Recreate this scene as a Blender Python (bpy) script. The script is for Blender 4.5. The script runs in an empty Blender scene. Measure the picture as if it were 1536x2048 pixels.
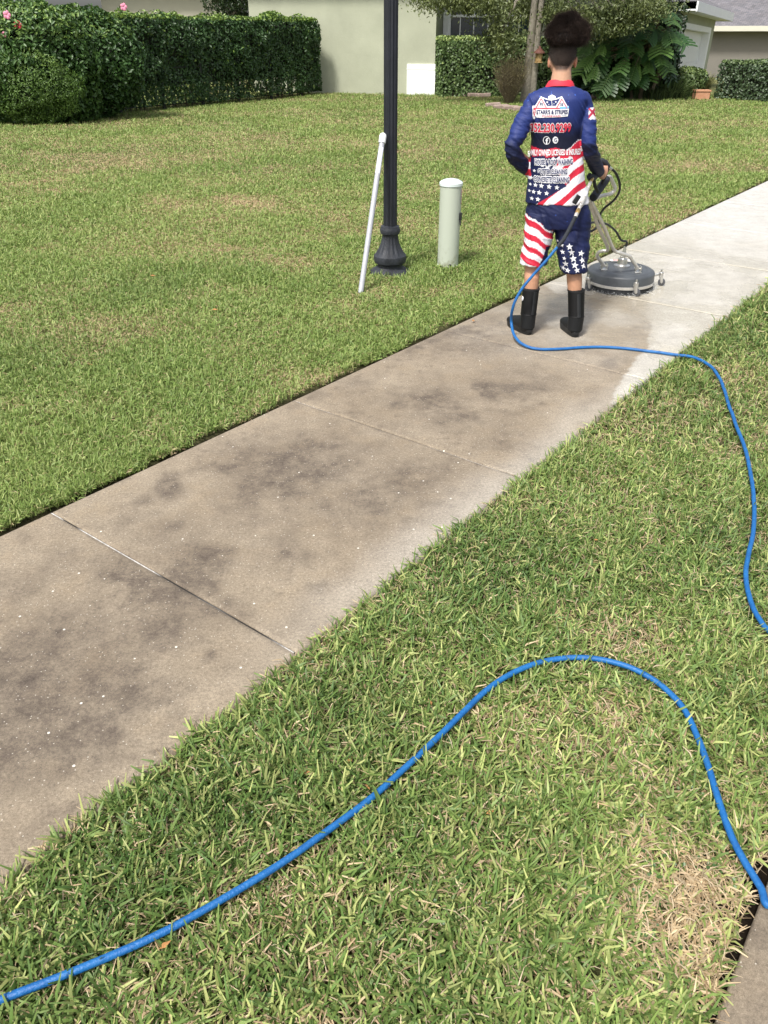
import bpy, math, random
import numpy as np
from mathutils import Vector
from mathutils.bvhtree import BVHTree
random.seed(7); rng = np.random.default_rng(7)
SC = bpy.context.scene
# ------------------------------------------------------------------ camera
F = 1540.0; H = 1.75
TH = math.atan(960 / F); CT, ST = math.cos(TH), math.sin(TH)
cam = bpy.data.cameras.new('camera'); cam_o = bpy.data.objects.new('camera', cam)
SC.collection.objects.link(cam_o); SC.camera = cam_o
cam.sensor_fit = 'VERTICAL'; cam.sensor_height = 36; cam.lens = 36 * F / 2048
cam.clip_start = .05; cam.clip_end = 1000
cam_o.location = (0, 0, H); cam_o.rotation_euler = (math.radians(90) - TH, 0, 0)
# ------------------------------------------------------------------ light
SUN_EL = math.radians(56); SUN_AZ = (-0.46, -0.72)          # towards the sun
w = bpy.data.worlds.new('World'); SC.world = w; w.use_nodes = True
nt = w.node_tree; nt.nodes.clear()
sky = nt.nodes.new('ShaderNodeTexSky'); sky.sky_type = 'NISHITA'; sky.sun_disc = False
sky.sun_elevation = SUN_EL; sky.sun_rotation = math.atan2(SUN_AZ[0], SUN_AZ[1]); sky.dust_density = 4; sky.air_density = 1.0
hs = nt.nodes.new('ShaderNodeHueSaturation'); hs.inputs['Saturation'].default_value = .42
bg = nt.nodes.new('ShaderNodeBackground'); bg.inputs[1].default_value = .125
wo = nt.nodes.new('ShaderNodeOutputWorld')
nt.links.new(sky.outputs[0], hs.inputs['Color']); nt.links.new(hs.outputs[0], bg.inputs[0]); nt.links.new(bg.outputs[0], wo.inputs[0])
sl = bpy.data.lights.new('sun', 'SUN'); sl.energy = 2.7; sl.angle = math.radians(9); sl.color = (1, .965, .91)
so = bpy.data.objects.new('sun', sl); SC.collection.objects.link(so)
n_ = math.hypot(*SUN_AZ); sd = Vector((SUN_AZ[0] / n_ * math.cos(SUN_EL), SUN_AZ[1] / n_ * math.cos(SUN_EL), math.sin(SUN_EL)))
so.rotation_euler = (-sd).to_track_quat('-Z', 'Y').to_euler()
SC.view_settings.view_transform = 'Standard'; SC.view_settings.look = 'None'; SC.view_settings.gamma = 1
SC.view_settings.exposure = 0.74
SC.cycles.max_bounces = 6

# ------------------------------------------------------------------ helpers
def W(px, py, y):
    """world point seen at photo pixel px,py standing y metres ahead"""
    u = px - 768; v = 1024 - py; dy = F * CT + v * ST; dz = -F * ST + v * CT
    return np.array([u / dy * y, y, H + dz / dy * y])
def G(px, py, z=0.0):
    u = px - 768; v = 1024 - py; dy = F * CT + v * ST; dz = -F * ST + v * CT; k = (z - H) / dz
    return np.array([u * k, dy * k, z])
AX = math.atan2(1410, 1814.6); SX, SY = math.sin(AX), math.cos(AX)
def st(x, y): return x * SX + y * SY, x * SY - y * SX
def xy(s, t): return s * SX + t * SY, s * SY - t * SX
T0, T1 = -2.85, -1.42          # sidewalk edges
TK = 0.055                     # kerb edge

def link(name, data, parent=None):
    o = bpy.data.objects.new(name, data); SC.collection.objects.link(o)
    if parent is not None: o.parent = parent
    return o
def tag(o, label=None, cat=None, group=None, kind=None):
    if label: o['label'] = label
    if cat: o['category'] = cat
    if group: o['group'] = group
    if kind: o['kind'] = kind
    return o
def empty(name, loc, label, cat, group=None, rz=0):
    o = link(name, None); o.location = loc; o.rotation_euler = (0, 0, rz); o.empty_display_size = .1
    bpy.context.view_layer.update()
    return tag(o, label, cat, group)

class MB:
    def __init__(s): s.v = []; s.f = []; s.m = []
    def add(s, V, Fc, mi=0):
        b = len(s.v); s.v.extend([tuple(map(float, p)) for p in V]); s.f.extend([tuple(i + b for i in f) for f in Fc]); s.m.extend([mi] * len(Fc))
    def box(s, c, d, rz=0, mi=0, M=None):
        c = np.array(c, float); hx, hy, hz = np.array(d) / 2.
        V = np.array([(x, y, z) for z in (-hz, hz) for y in (-hy, hy) for x in (-hx, hx)])
        if M is not None: V = V @ np.array(M).T
        cr, sr = math.cos(rz), math.sin(rz)
        V = V @ np.array([[cr, -sr, 0], [sr, cr, 0], [0, 0, 1]]).T + c
        s.add(V, [(0, 2, 3, 1), (4, 5, 7, 6), (0, 1, 5, 4), (2, 6, 7, 3), (0, 4, 6, 2), (1, 3, 7, 5)], mi)
    def tube(s, P, R, n=12, mi=0, cap=True, flat=None, up=None):
        """tapered tube along P; R radius or (a,b) per point"""
        P = [np.array(p, float) for p in P]; N = len(P)
        if not hasattr(R, '__len__'): R = [R] * N
        prev = None; V = []
        for i, p in enumerate(P):
            t = P[min(i + 1, N - 1)] - P[max(i - 1, 0)]; t /= np.linalg.norm(t) + 1e-12
            if prev is None:
                a = np.array(up, float) if up is not None else (np.array([0, 0, 1.]) if abs(t[2]) < .9 else np.array([1., 0, 0]))
            else: a = prev
            a = a - t * a.dot(t); a /= np.linalg.norm(a) + 1e-12; b = np.cross(t, a); prev = a
            ra, rb = R[i] if hasattr(R[i], '__len__') else (R[i], R[i])
            for k in range(n):
                an = 2 * math.pi * k / n; V.append(p + a * math.cos(an) * ra + b * math.sin(an) * rb)
        Fc = [(i * n + k, i * n + (k + 1) % n, (i + 1) * n + (k + 1) % n, (i + 1) * n + k) for i in range(N - 1) for k in range(n)]
        if cap: Fc += [tuple(range(n))[::-1], tuple((N - 1) * n + k for k in range(n))]
        s.add(V, Fc, mi)
    def loft(s, secs, n=28, mi=0, rz=0, e=2.0):
        """stack of horizontal ellipses (cx,cy,cz,a,b) with exponent e"""
        V = []; cr, sr = math.cos(rz), math.sin(rz)
        for (x, y, z, a, b) in secs:
            for k in range(n):
                an = 2 * math.pi * k / n; c, q = math.cos(an), math.sin(an)
                ex = math.copysign(abs(c) ** (2 / e), c) * a; ey = math.copysign(abs(q) ** (2 / e), q) * b
                V.append((x + ex * cr - ey * sr, y + ex * sr + ey * cr, z))
        N = len(secs)
        Fc = [(i * n + k, i * n + (k + 1) % n, (i + 1) * n + (k + 1) % n, (i + 1) * n + k) for i in range(N - 1) for k in range(n)]
        Fc += [tuple(range(n))[::-1], tuple((N - 1) * n + k for k in range(n))]
        s.add(V, Fc, mi)
    def lathe(s, prof, n=32, c=(0, 0, 0), mi=0, flute=None):
        V = []
        for j, (r, z) in enumerate(prof):
            for k in range(n):
                an = 2 * math.pi * k / n; rr = r
                if flute and flute[1] <= z <= flute[2]: rr = r * (1 - flute[3] * (.5 + .5 * math.cos(an * flute[0])))
                V.append((c[0] + rr * math.cos(an), c[1] + rr * math.sin(an), c[2] + z))
        N = len(prof)
        Fc = [(i * n + k, i * n + (k + 1) % n, (i + 1) * n + (k + 1) % n, (i + 1) * n + k) for i in range(N - 1) for k in range(n)]
        Fc += [tuple(range(n))[::-1], tuple((N - 1) * n + k for k in range(n))]
        s.add(V, Fc, mi)
    def ell(s, c, r, n=16, mi=0, M=None):
        V = []; m = n // 2
        for i in range(m + 1):
            ph = math.pi * i / m
            for k in range(n):
                th = 2 * math.pi * k / n; V.append((r[0] * math.sin(ph) * math.cos(th), r[1] * math.sin(ph) * math.sin(th), r[2] * math.cos(ph)))
        V = np.array(V)
        if M is not None: V = V @ np.array(M).T
        V = V + np.array(c, float)
        Fc = [(i * n + k, (i + 1) * n + k, (i + 1) * n + (k + 1) % n, i * n + (k + 1) % n) for i in range(m) for k in range(n)]
        s.add(V, Fc, mi)
    def build(s, name, mats, parent=None, smooth=True, bevel=0, sharp=35):
        me = bpy.data.meshes.new(name); me.from_pydata(s.v, [], s.f); me.update()
        if not isinstance(mats, (list, tuple)): mats = [mats]
        for m in mats: me.materials.append(m)
        me.polygons.foreach_set('material_index', s.m)
        o = link(name, me, parent)
        if parent is not None: o.matrix_parent_inverse = parent.matrix_world.inverted()
        if smooth:
            me.polygons.foreach_set('use_smooth', [True] * len(me.polygons))
            me.set_sharp_from_angle(angle=math.radians(sharp))
        if bevel:
            b = o.modifiers.new('b', 'BEVEL'); b.width = bevel; b.segments = 2; b.limit_method = 'ANGLE'
        return o

def np_mesh(name, V, faces, mat, parent=None, col=None, smooth=False, attrs=None):
    """V (n,3); faces list of (m,k) int arrays"""
    me = bpy.data.meshes.new(name); V = np.ascontiguousarray(V, dtype=np.float32)
    me.vertices.add(len(V)); me.vertices.foreach_set('co', V.ravel())
    li = np.concatenate([f.ravel() for f in faces]).astype(np.int32)
    cnt = np.concatenate([np.full(len(f), f.shape[1]) for f in faces])
    ls = np.concatenate([[0], np.cumsum(cnt)[:-1]]).astype(np.int32)
    me.loops.add(len(li)); me.loops.foreach_set('vertex_index', li)
    me.polygons.add(len(cnt)); me.polygons.foreach_set('loop_start', ls)
    if smooth: me.polygons.foreach_set('use_smooth', np.ones(len(cnt), bool))
    me.update(calc_edges=True)
    if col is not None:
        a = me.color_attributes.new('col', 'FLOAT_COLOR', 'POINT')
        c4 = np.ones((len(V), 4), np.float32); c4[:, :3] = col; a.data.foreach_set('color', c4.ravel())
    me.materials.append(mat)
    o = link(name, me, parent)
    if parent is not None: o.matrix_parent_inverse = parent.matrix_world.inverted()
    return o

def lattice_noise(P, scale, seed=0):
    """value noise 0..1 for (n,2) or (n,3) points"""
    P = np.asarray(P, float) / scale + 1000.3; d = P.shape[1]
    I = np.floor(P).astype(np.int64); f = P - I; f = f * f * (3 - 2 * f)
    out = 0
    for c in range(2 ** d):
        off = np.array([(c >> k) & 1 for k in range(d)]); J = I + off
        h = np.full(len(P), seed * 374761393, np.int64)
        for k, m in zip(range(d), (73856093, 19349663, 83492791)): h = h ^ (J[:, k] * m)
        h = (h ^ (h >> 13)) * 1274126177 & 0x7fffffff; h = (h ^ (h >> 15)) * 668265263 & 0x7fffffff
        wgt = np.prod(np.where(off, f, 1 - f), axis=1); out = out + wgt * ((h % 65536) / 65535.)
    return out
def fbm(P, scale, oct=3, seed=0):
    r = 0; a = 1; t = 0
    for i in range(oct): r = r + a * lattice_noise(P, scale / 2 ** i, seed + i * 17); t += a; a *= .5
    return r / t
def mixc(a, b, t):
    a = np.atleast_2d(a); b = np.atleast_2d(b); t = np.asarray(t)[:, None]; return a * (1 - t) + b * t
def sstep(a, b, x): t = np.clip((x - a) / (b - a), 0, 1); return t * t * (3 - 2 * t)

# ------------------------------------------------------------------ materials
def mat(name, col=(.5, .5, .5), rough=.6, metal=0, noise=0, nscale=20, bump=0, bscale=60, coat=0, spec=.5, col2=None, sub=0):
    m = bpy.data.materials.new(name); m.use_nodes = True; t = m.node_tree; b = t.nodes['Principled BSDF']
    b.inputs['Base Color'].default_value = (*col, 1); b.inputs['Roughness'].default_value = rough; b.inputs['Metallic'].default_value = metal
    b.inputs['Specular IOR Level'].default_value = spec; b.inputs['Coat Weight'].default_value = coat
    tc = t.nodes.new('ShaderNodeTexCoord')
    if noise or col2:
        n = t.nodes.new('ShaderNodeTexNoise'); n.inputs['Scale'].default_value = nscale; n.inputs['Detail'].default_value = 6; n.inputs['Roughness'].default_value = .65
        t.links.new(tc.outputs['Object'], n.inputs['Vector'])
        r = t.nodes.new('ShaderNodeValToRGB'); r.color_ramp.elements[0].position = .3; r.color_ramp.elements[1].position = .72
        c2 = col2 or tuple(min(1, c * (1 + noise)) for c in col); c1 = col if col2 else tuple(c * (1 - noise) for c in col)
        r.color_ramp.elements[0].color = (*c1, 1); r.color_ramp.elements[1].color = (*c2, 1)
        t.links.new(n.outputs['Fac'], r.inputs['Fac']); t.links.new(r.outputs[0], b.inputs['Base Color'])
    if bump:
        n2 = t.nodes.new('ShaderNodeTexNoise'); n2.inputs['Scale'].default_value = bscale; n2.inputs['Detail'].default_value = 5
        t.links.new(tc.outputs['Object'], n2.inputs['Vector'])
        bp = t.nodes.new('ShaderNodeBump'); bp.inputs['Strength'].default_value = bump; bp.inputs['Distance'].default_value = .01
        t.links.new(n2.outputs['Fac'], bp.inputs['Height']); t.links.new(bp.outputs[0], b.inputs['Normal'])
    return m
def mat_col(name, rough=.6, trans=.0, spec=.5, bump=0, bscale=200, fine=0, fscale=80):
    """colour from the mesh attribute 'col'"""
    m = bpy.data.materials.new(name); m.use_nodes = True; t = m.node_tree; b = t.nodes['Principled BSDF']
    a = t.nodes.new('ShaderNodeAttribute'); a.attribute_name = 'col'; src = a.outputs['Color']
    b.inputs['Roughness'].default_value = rough; b.inputs['Specular IOR Level'].default_value = spec
    tc = t.nodes.new('ShaderNodeTexCoord')
    if fine:
        n = t.nodes.new('ShaderNodeTexNoise'); n.inputs['Scale'].default_value = fscale; n.inputs['Detail'].default_value = 5
        t.links.new(tc.outputs['Object'], n.inputs['Vector'])
        mr = t.nodes.new('ShaderNodeMapRange'); mr.inputs[1].default_value = .3; mr.inputs[2].default_value = .7; mr.inputs[3].default_value = 1 - fine; mr.inputs[4].default_value = 1 + fine
        t.links.new(n.outputs['Fac'], mr.inputs[0])
        mx = t.nodes.new('ShaderNodeMix'); mx.data_type = 'RGBA'; mx.blend_type = 'MULTIPLY'; mx.inputs[0].default_value = 1
        t.links.new(src, mx.inputs[6]); t.links.new(mr.outputs[0], mx.inputs[7]); src = mx.outputs[2]
    t.links.new(src, b.inputs['Base Color'])
    if bump:
        n2 = t.nodes.new('ShaderNodeTexNoise'); n2.inputs['Scale'].default_value = bscale; n2.inputs['Detail'].default_value = 4
        t.links.new(tc.outputs['Object'], n2.inputs['Vector'])
        bp = t.nodes.new('ShaderNodeBump'); bp.inputs['Strength'].default_value = bump; bp.inputs['Distance'].default_value = .01
        t.links.new(n2.outputs['Fac'], bp.inputs['Height']); t.links.new(bp.outputs[0], b.inputs['Normal'])
    if trans:
        tr = t.nodes.new('ShaderNodeBsdfTranslucent'); t.links.new(src, tr.inputs[0]); ms = t.nodes.new('ShaderNodeMixShader'); ms.inputs[0].default_value = trans
        o = t.nodes['Material Output']; t.links.new(b.outputs[0], ms.inputs[1]); t.links.new(tr.outputs[0], ms.inputs[2]); t.links.new(ms.outputs[0], o.inputs[0])
    return m
M_blade = mat_col('grass_blade', rough=.5, trans=.3, spec=.35)
M_leaf = mat_col('leaf', rough=.42, trans=.22, spec=.5)
M_cloth = mat_col('printed_polyester', rough=.62, spec=.35, bump=.12, bscale=500)
M_skin = mat_col('skin', rough=.5, spec=.4, fine=.07, fscale=60, bump=.1, bscale=180)
M_hair = mat_col('hair', rough=.75, spec=.2)
M_print = mat_col('print_ink', rough=.6, spec=.3)
M_black = mat('black_painted_iron', (.012, .014, .02), .42, noise=.35, nscale=9, bump=.15, bscale=120)
M_blackdirty = mat('weathered_black_iron', (.012, .014, .019), .6, col2=(.036, .04, .05), nscale=14, bump=.4, bscale=90)
M_rubber = mat('black_rubber', (.010, .011, .012), .45, noise=.4, nscale=25, bump=.2, bscale=150)
M_neoprene = mat('black_neoprene', (.006, .006, .007), .8, noise=.3, nscale=30)
M_foam = mat('black_foam', (.02, .024, .032), .75, noise=.25, nscale=60, bump=.2, bscale=300)
M_steel = mat('brushed_steel', (.62, .61, .58), .3, .9, noise=.12, nscale=30)
M_alu = mat('worn_aluminium', (.60, .58, .54), .42, .55, noise=.15, nscale=20)
M_brass = mat('brass', (.55, .38, .15), .35, .9)
M_white = mat('white_plastic', (.78, .79, .79), .35, noise=.04, nscale=10)
M_pvc = mat('white_pvc', (.37, .38, .41), .35, noise=.07, nscale=12)
M_greenpvc = None
M_hose = mat('blue_hose', (.003, .080, .27), .5, col2=(.012, .14, .38), nscale=24, bump=.3, bscale=160)
M_hoseb = mat('black_hose', (.008, .009, .01), .4, noise=.2, nscale=30)
M_deck = mat('grey_deck', (.068, .075, .083), .42, noise=.18, nscale=14, bump=.15, bscale=60)
M_bark = mat('bark', (.16, .14, .105), .9, col2=(.34, .31, .25), nscale=14, bump=.9, bscale=30)
M_twig = mat('twig', (.15, .115, .075), .8, noise=.3, nscale=20)
M_stucco = mat('green_beige_stucco', (.38, .395, .295), .9, noise=.09, nscale=1.2, bump=.6, bscale=28)
M_stucco2 = mat('pale_beige_stucco', (.44, .42, .33), .9, noise=.05, nscale=2, bump=.4, bscale=30)
M_stucco3 = mat('taupe_stucco', (.20, .185, .16), .9, noise=.05, nscale=2, bump=.4, bscale=30)
M_trim = mat('white_trim', (.84, .85, .85), .5, noise=.04, nscale=3)
M_cream = mat('cream_trim', (.62, .60, .50), .5, noise=.04, nscale=3)
M_core = mat('shaded_twigs', (.018, .022, .012), .95, noise=.5, nscale=9, bump=.8, bscale=20)  # near-black core: shade inside the foliage is put into its colour
M_fence = mat('dark_fence_metal', (.012, .014, .013), .6)
M_stone = mat('edging_stone', (.22, .15, .12), .9, col2=(.36, .29, .25), nscale=8, bump=.6, bscale=30)
M_terra = mat('terracotta', (.42, .19, .10), .8, col2=(.52, .28, .17), nscale=9)
M_pot = mat('grey_green_pot', (.13, .16, .15), .5, noise=.2, nscale=9)
M_tan = mat('tan_wood', (.36, .24, .10), .7, noise=.2, nscale=30)
M_rust = mat('rust_red_roof', (.12, .045, .03), .7, noise=.2, nscale=30)

def roof_mat():
    m = bpy.data.materials.new('asphalt_shingles'); m.use_nodes = True; t = m.node_tree; b = t.nodes['Principled BSDF']; b.inputs['Roughness'].default_value = .95
    tc = t.nodes.new('ShaderNodeTexCoord'); mp = t.nodes.new('ShaderNodeMapping'); mp.inputs['Scale'].default_value = (1, 1, 1)
    br = t.nodes.new('ShaderNodeTexBrick'); br.inputs['Scale'].default_value = 3; br.inputs['Color1'].default_value = (.13, .13, .14, 1); br.inputs['Color2'].default_value = (.20, .19, .20, 1); br.inputs['Mortar'].default_value = (.08, .08, .085, 1)
    br.inputs['Mortar Size'].default_value = .02
    n = t.nodes.new('ShaderNodeTexNoise'); n.inputs['Scale'].default_value = 2.5; n.inputs['Detail'].default_value = 8
    mx = t.nodes.new('ShaderNodeMix'); mx.data_type = 'RGBA'; mx.blend_type = 'MULTIPLY'; mx.inputs[0].default_value = .8
    r = t.nodes.new('ShaderNodeValToRGB'); r.color_ramp.elements[0].color = (.55, .52, .5, 1); r.color_ramp.elements[1].color = (1.2, 1.2, 1.25, 1)
    t.links.new(tc.outputs['Object'], mp.inputs[0]); t.links.new(mp.outputs[0], br.inputs['Vector']); t.links.new(mp.outputs[0], n.inputs['Vector'])
    t.links.new(n.outputs['Fac'], r.inputs[0]); t.links.new(br.outputs[0], mx.inputs[6]); t.links.new(r.outputs[0], mx.inputs[7]); t.links.new(mx.outputs[2], b.inputs['Base Color'])
    return m
M_roof = roof_mat()

def ground_mat():
    m = bpy.data.materials.new('soil_and_thatch'); m.use_nodes = True; t = m.node_tree; b = t.nodes['Principled BSDF']; b.inputs['Roughness'].default_value = .95; b.inputs['Specular IOR Level'].default_value = .1
    a = t.nodes.new('ShaderNodeAttribute'); a.attribute_name = 'col'
    tc = t.nodes.new('ShaderNodeTexCoord')
    n = t.nodes.new('ShaderNodeTexNoise'); n.inputs['Scale'].default_value = 45; n.inputs['Detail'].default_value = 8; n.inputs['Roughness'].default_value = .8
    r = t.nodes.new('ShaderNodeValToRGB'); r.color_ramp.elements[0].position = .35; r.color_ramp.elements[1].position = .7
    r.color_ramp.elements[0].color = (.35, .35, .35, 1); r.color_ramp.elements[1].color = (1.5, 1.5, 1.5, 1)
    mx = t.nodes.new('ShaderNodeMix'); mx.data_type = 'RGBA'; mx.blend_type = 'MULTIPLY'; mx.inputs[0].default_value = 1
    t.links.new(tc.outputs['Object'], n.inputs['Vector']); t.links.new(n.outputs['Fac'], r.inputs[0])
    t.links.new(a.outputs['Color'], mx.inputs[6]); t.links.new(r.outputs[0], mx.inputs[7]); t.links.new(mx.outputs[2], b.inputs['Base Color'])
    bp = t.nodes.new('ShaderNodeBump'); bp.inputs['Strength'].default_value = .9; bp.inputs['Distance'].default_value = .02
    t.links.new(n.outputs['Fac'], bp.inputs['Height']); t.links.new(bp.outputs[0], b.inputs['Normal'])
    return m
M_ground = ground_mat()

def concrete_mat():
    """attribute 'mask': R stain, G cleaned, B wet"""
    m = bpy.data.materials.new('stained_concrete'); m.use_nodes = True; t = m.node_tree; N = t.nodes; L = t.links; b = N['Principled BSDF']
    at = N.new('ShaderNodeAttribute'); at.attribute_name = 'col'; sp = N.new('ShaderNodeSeparateColor'); L.new(at.outputs['Color'], sp.inputs[0])
    tc = N.new('ShaderNodeTexCoord')
    def noise(sc, det=6, ro=.6):
        n = N.new('ShaderNodeTexNoise'); n.inputs['Scale'].default_value = sc; n.inputs['Detail'].default_value = det; n.inputs['Roughness'].default_value = ro; L.new(tc.outputs['Object'], n.inputs['Vector']); return n.outputs['Fac']
    def ramp(src, p0, p1, c0, c1):
        r = N.new('ShaderNodeValToRGB'); r.color_ramp.elements[0].position = p0; r.color_ramp.elements[1].position = p1
        r.color_ramp.elements[0].color = (*c0, 1); r.color_ramp.elements[1].color = (*c1, 1); L.new(src, r.inputs[0]); return r.outputs[0]
    def mix(a, bb, fac, mode='MIX'):
        x = N.new('ShaderNodeMix'); x.data_type = 'RGBA'; x.blend_type = mode
        for s_, i in ((fac, 0), (a, 6), (bb, 7)):
            if isinstance(s_, (int, float)): x.inputs[i].default_value = s_
            elif isinstance(s_, tuple): x.inputs[i].default_value = (*s_, 1)
            else: L.new(s_, x.inputs[i])
        return x.outputs[2]
    def math_(op, a, bb=None):
        x = N.new('ShaderNodeMath'); x.operation = op; x.use_clamp = True
        for i, s_ in enumerate((a, bb)):
            if s_ is None: continue
            if isinstance(s_, (int, float)): x.inputs[i].default_value = s_
            else: L.new(s_, x.inputs[i])
        return x.outputs[0]
    base = ramp(noise(2.2, 5), .3, .7, (.245, .198, .140), (.325, .272, .200))
    base = mix(base, (.225, .17, .105), ramp(noise(4.5, 4), .52, .75, (0, 0, 0), (.55, .55, .55)))
    # organic stain
    sn = ramp(noise(7, 7, .7), .34, .66, (0, 0, 0), (1, 1, 1))
    stn = math_('MULTIPLY', math_('MULTIPLY', sp.outputs[0], 1.12), ramp(noise(11, 9, .78), .33, .66, (.25, .25, .25), (1, 1, 1)))
    dirty = mix(base, (.078, .060, .047), stn)
    blot = ramp(noise(15, 8, .72), .53, .66, (0, 0, 0), (.6, .6, .6))
    dirty = mix(dirty, (.09, .07, .055), math_('MULTIPLY', blot, ramp(noise(1.7, 3), .4, .6, (0, 0, 0), (1, 1, 1))))
    clean = ramp(noise(3, 6), .3, .7, (.45, .44, .41), (.53, .52, .49))
    col = mix(dirty, clean, sp.outputs[1])
    grit = ramp(noise(90, 8, .95), .38, .62, (.50, .49, .48), (1.36, 1.36, 1.36)); col = mix(col, grit, 1.0, 'MULTIPLY')
    grit2 = ramp(noise(420, 2, .8), .3, .7, (.78, .78, .78), (1.2, 1.2, 1.2)); col = mix(col, grit2, 1.0, 'MULTIPLY')
    mid = ramp(noise(9, 8, .8), .35, .65, (.78, .77, .76), (1.12, 1.12, 1.12)); col = mix(col, mid, .8, 'MULTIPLY')
    # shell specks
    def specks(sc, th, dens):
        v = N.new('ShaderNodeTexVoronoi'); v.inputs['Scale'].default_value = sc; L.new(tc.outputs['Object'], v.inputs['Vector'])
        near = math_('LESS_THAN', v.outputs['Distance'], th); s2 = N.new('ShaderNodeSeparateColor'); L.new(v.outputs['Color'], s2.inputs[0])
        return math_('MULTIPLY', near, math_('LESS_THAN', s2.outputs[0], dens))
    col = mix(col, (.66, .61, .52), math_('MULTIPLY', specks(95, .20, .16), .5))
    col = mix(col, (.74, .70, .62), math_('MULTIPLY', specks(17, .07, .26), .85))
    col = mix(col, (.03, .025, .02), math_('MULTIPLY', specks(60, .12, .10), .7))
    wetc = mix(col, (.96, .91, .80), 1.0, 'MULTIPLY'); col = mix(col, wetc, sp.outputs[2])
    L.new(col, b.inputs['Base Color'])
    mr = N.new('ShaderNodeMapRange'); mr.inputs[3].default_value = .88; mr.inputs[4].default_value = .10; L.new(sp.outputs[2], mr.inputs[0]); L.new(mr.outputs[0], b.inputs['Roughness'])
    bp = N.new('ShaderNodeBump'); bp.inputs['Strength'].default_value = .35; bp.inputs['Distance'].default_value = .004
    L.new(noise(130, 6, .7), bp.inputs['Height'])
    wv = N.new('ShaderNodeBump'); wv.inputs['Distance'].default_value = .02; wn = noise(28, 3, .5); L.new(wn, wv.inputs['Height'])
    L.new(math_('MULTIPLY', sp.outputs[2], .16), wv.inputs['Strength']); L.new(bp.outputs[0], wv.inputs['Normal']); L.new(wv.outputs[0], b.inputs['Normal'])
    return m
M_conc = concrete_mat()

# ------------------------------------------------------------------ ground
def grid_obj(name, s0, s1, t0, t1, ds, dt, z, matl, colf, skirt=0):
    S = np.linspace(s0, s1, max(2, int(round((s1 - s0) / ds)) + 1)); T = np.linspace(t0, t1, max(2, int(round((t1 - t0) / dt)) + 1))
    return S, T
def quads(ns, nt, base=0):
    i, j = np.meshgrid(np.arange(ns - 1), np.arange(nt - 1), indexing='ij'); a = (i * nt + j).ravel() + base
    return np.stack([a, a + nt, a + nt + 1, a + 1], 1)      # orientation fixed later

def lawn_green(P):
    """thatch colour below the blades"""
    n = fbm(P, 1.6, 4, 3)
    c = mixc((.11, .135, .045), (.20, .20, .085), sstep(.35, .65, n)); return c
S = np.concatenate([np.linspace(-60, -1, 25), np.arange(-.9, 14, .05), np.linspace(14.2, 45, 90), np.linspace(47, 260, 20)])
T = np.concatenate([np.linspace(-260, -45, 14), np.linspace(-44, -5, 90), np.arange(-4.9, TK - .01, .05), [TK + .012]])
SS, TT = np.meshgrid(S, T, indexing='ij'); X, Y = xy(SS.ravel(), TT.ravel())
P2 = np.stack([X, Y], 1); Z = -.028 + .012 * (fbm(P2, .5, 3, 5) - .5)
Z = np.where((TT.ravel() > T0 - .10) & (TT.ravel() < T0 + .05), np.minimum(Z, -.045), Z)
Z = np.where((TT.ravel() > T0 + .01) & (TT.ravel() < T1 - .01), -.06, Z)
Z = np.where(TT.ravel() > TK - .06, -.05, Z)
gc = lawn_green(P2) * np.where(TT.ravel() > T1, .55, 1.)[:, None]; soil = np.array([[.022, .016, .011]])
d_edge = np.minimum(abs(TT.ravel() - T0), abs(TT.ravel() - TK))
gc = mixc(gc, soil, 1 - sstep(.06, .13, d_edge))
gq = quads(len(S), len(T))[:, ::-1]
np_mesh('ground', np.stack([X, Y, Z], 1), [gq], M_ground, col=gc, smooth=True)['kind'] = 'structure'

# sidewalk ------------------------------------------------------------
stains = [(640, 930, .30, .9), (820, 965, .24, .9), (730, 990, .22, .9), (500, 905, .15, .45), (340, 985, .07, .8), (290, 1000, .05, .5), (560, 880, .12, .3), (480, 1030, .16, .45), (400, 1090, .15, .55), (320, 1060, .12, .4), (560, 1080, .14, .45),
          (150, 1290, .22, .9), (60, 1340, .22, .85), (300, 1250, .14, .6), (420, 1310, .02, 1.), (330, 1180, .13, .55), (230, 1130, .12, .4), (380, 1180, .09, .6), (120, 1120, .1, .35), (60, 1450, .18, .7), (200, 1420, .14, .5), (40, 1180, .10, .3),
          (860, 800, .20, .95), (900, 830, .20, .8), (1000, 770, .22, .5), (770, 700, .18, .6), (960, 690, .22, .8), (690, 770, .13, .5), (1040, 745, .16, .5), (980, 630, .22, .40), (1100, 700, .12, .4), (900, 670, .18, .5), (780, 860, .13, .4), (1010, 860, .10, .3), (880, 900, .08, .35)]
cb = [(1086, 569), (1150, 588), (1200, 600), (1290, 622), (1300, 655), (1285, 700), (1230, 770), (1205, 822)]
cbst = sorted([(st(*G(*p)[:2])[1], st(*G(*p)[:2])[0]) for p in cb]); cbt = [a for a, b in cbst]; cbs = [b for a, b in cbst]
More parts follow.
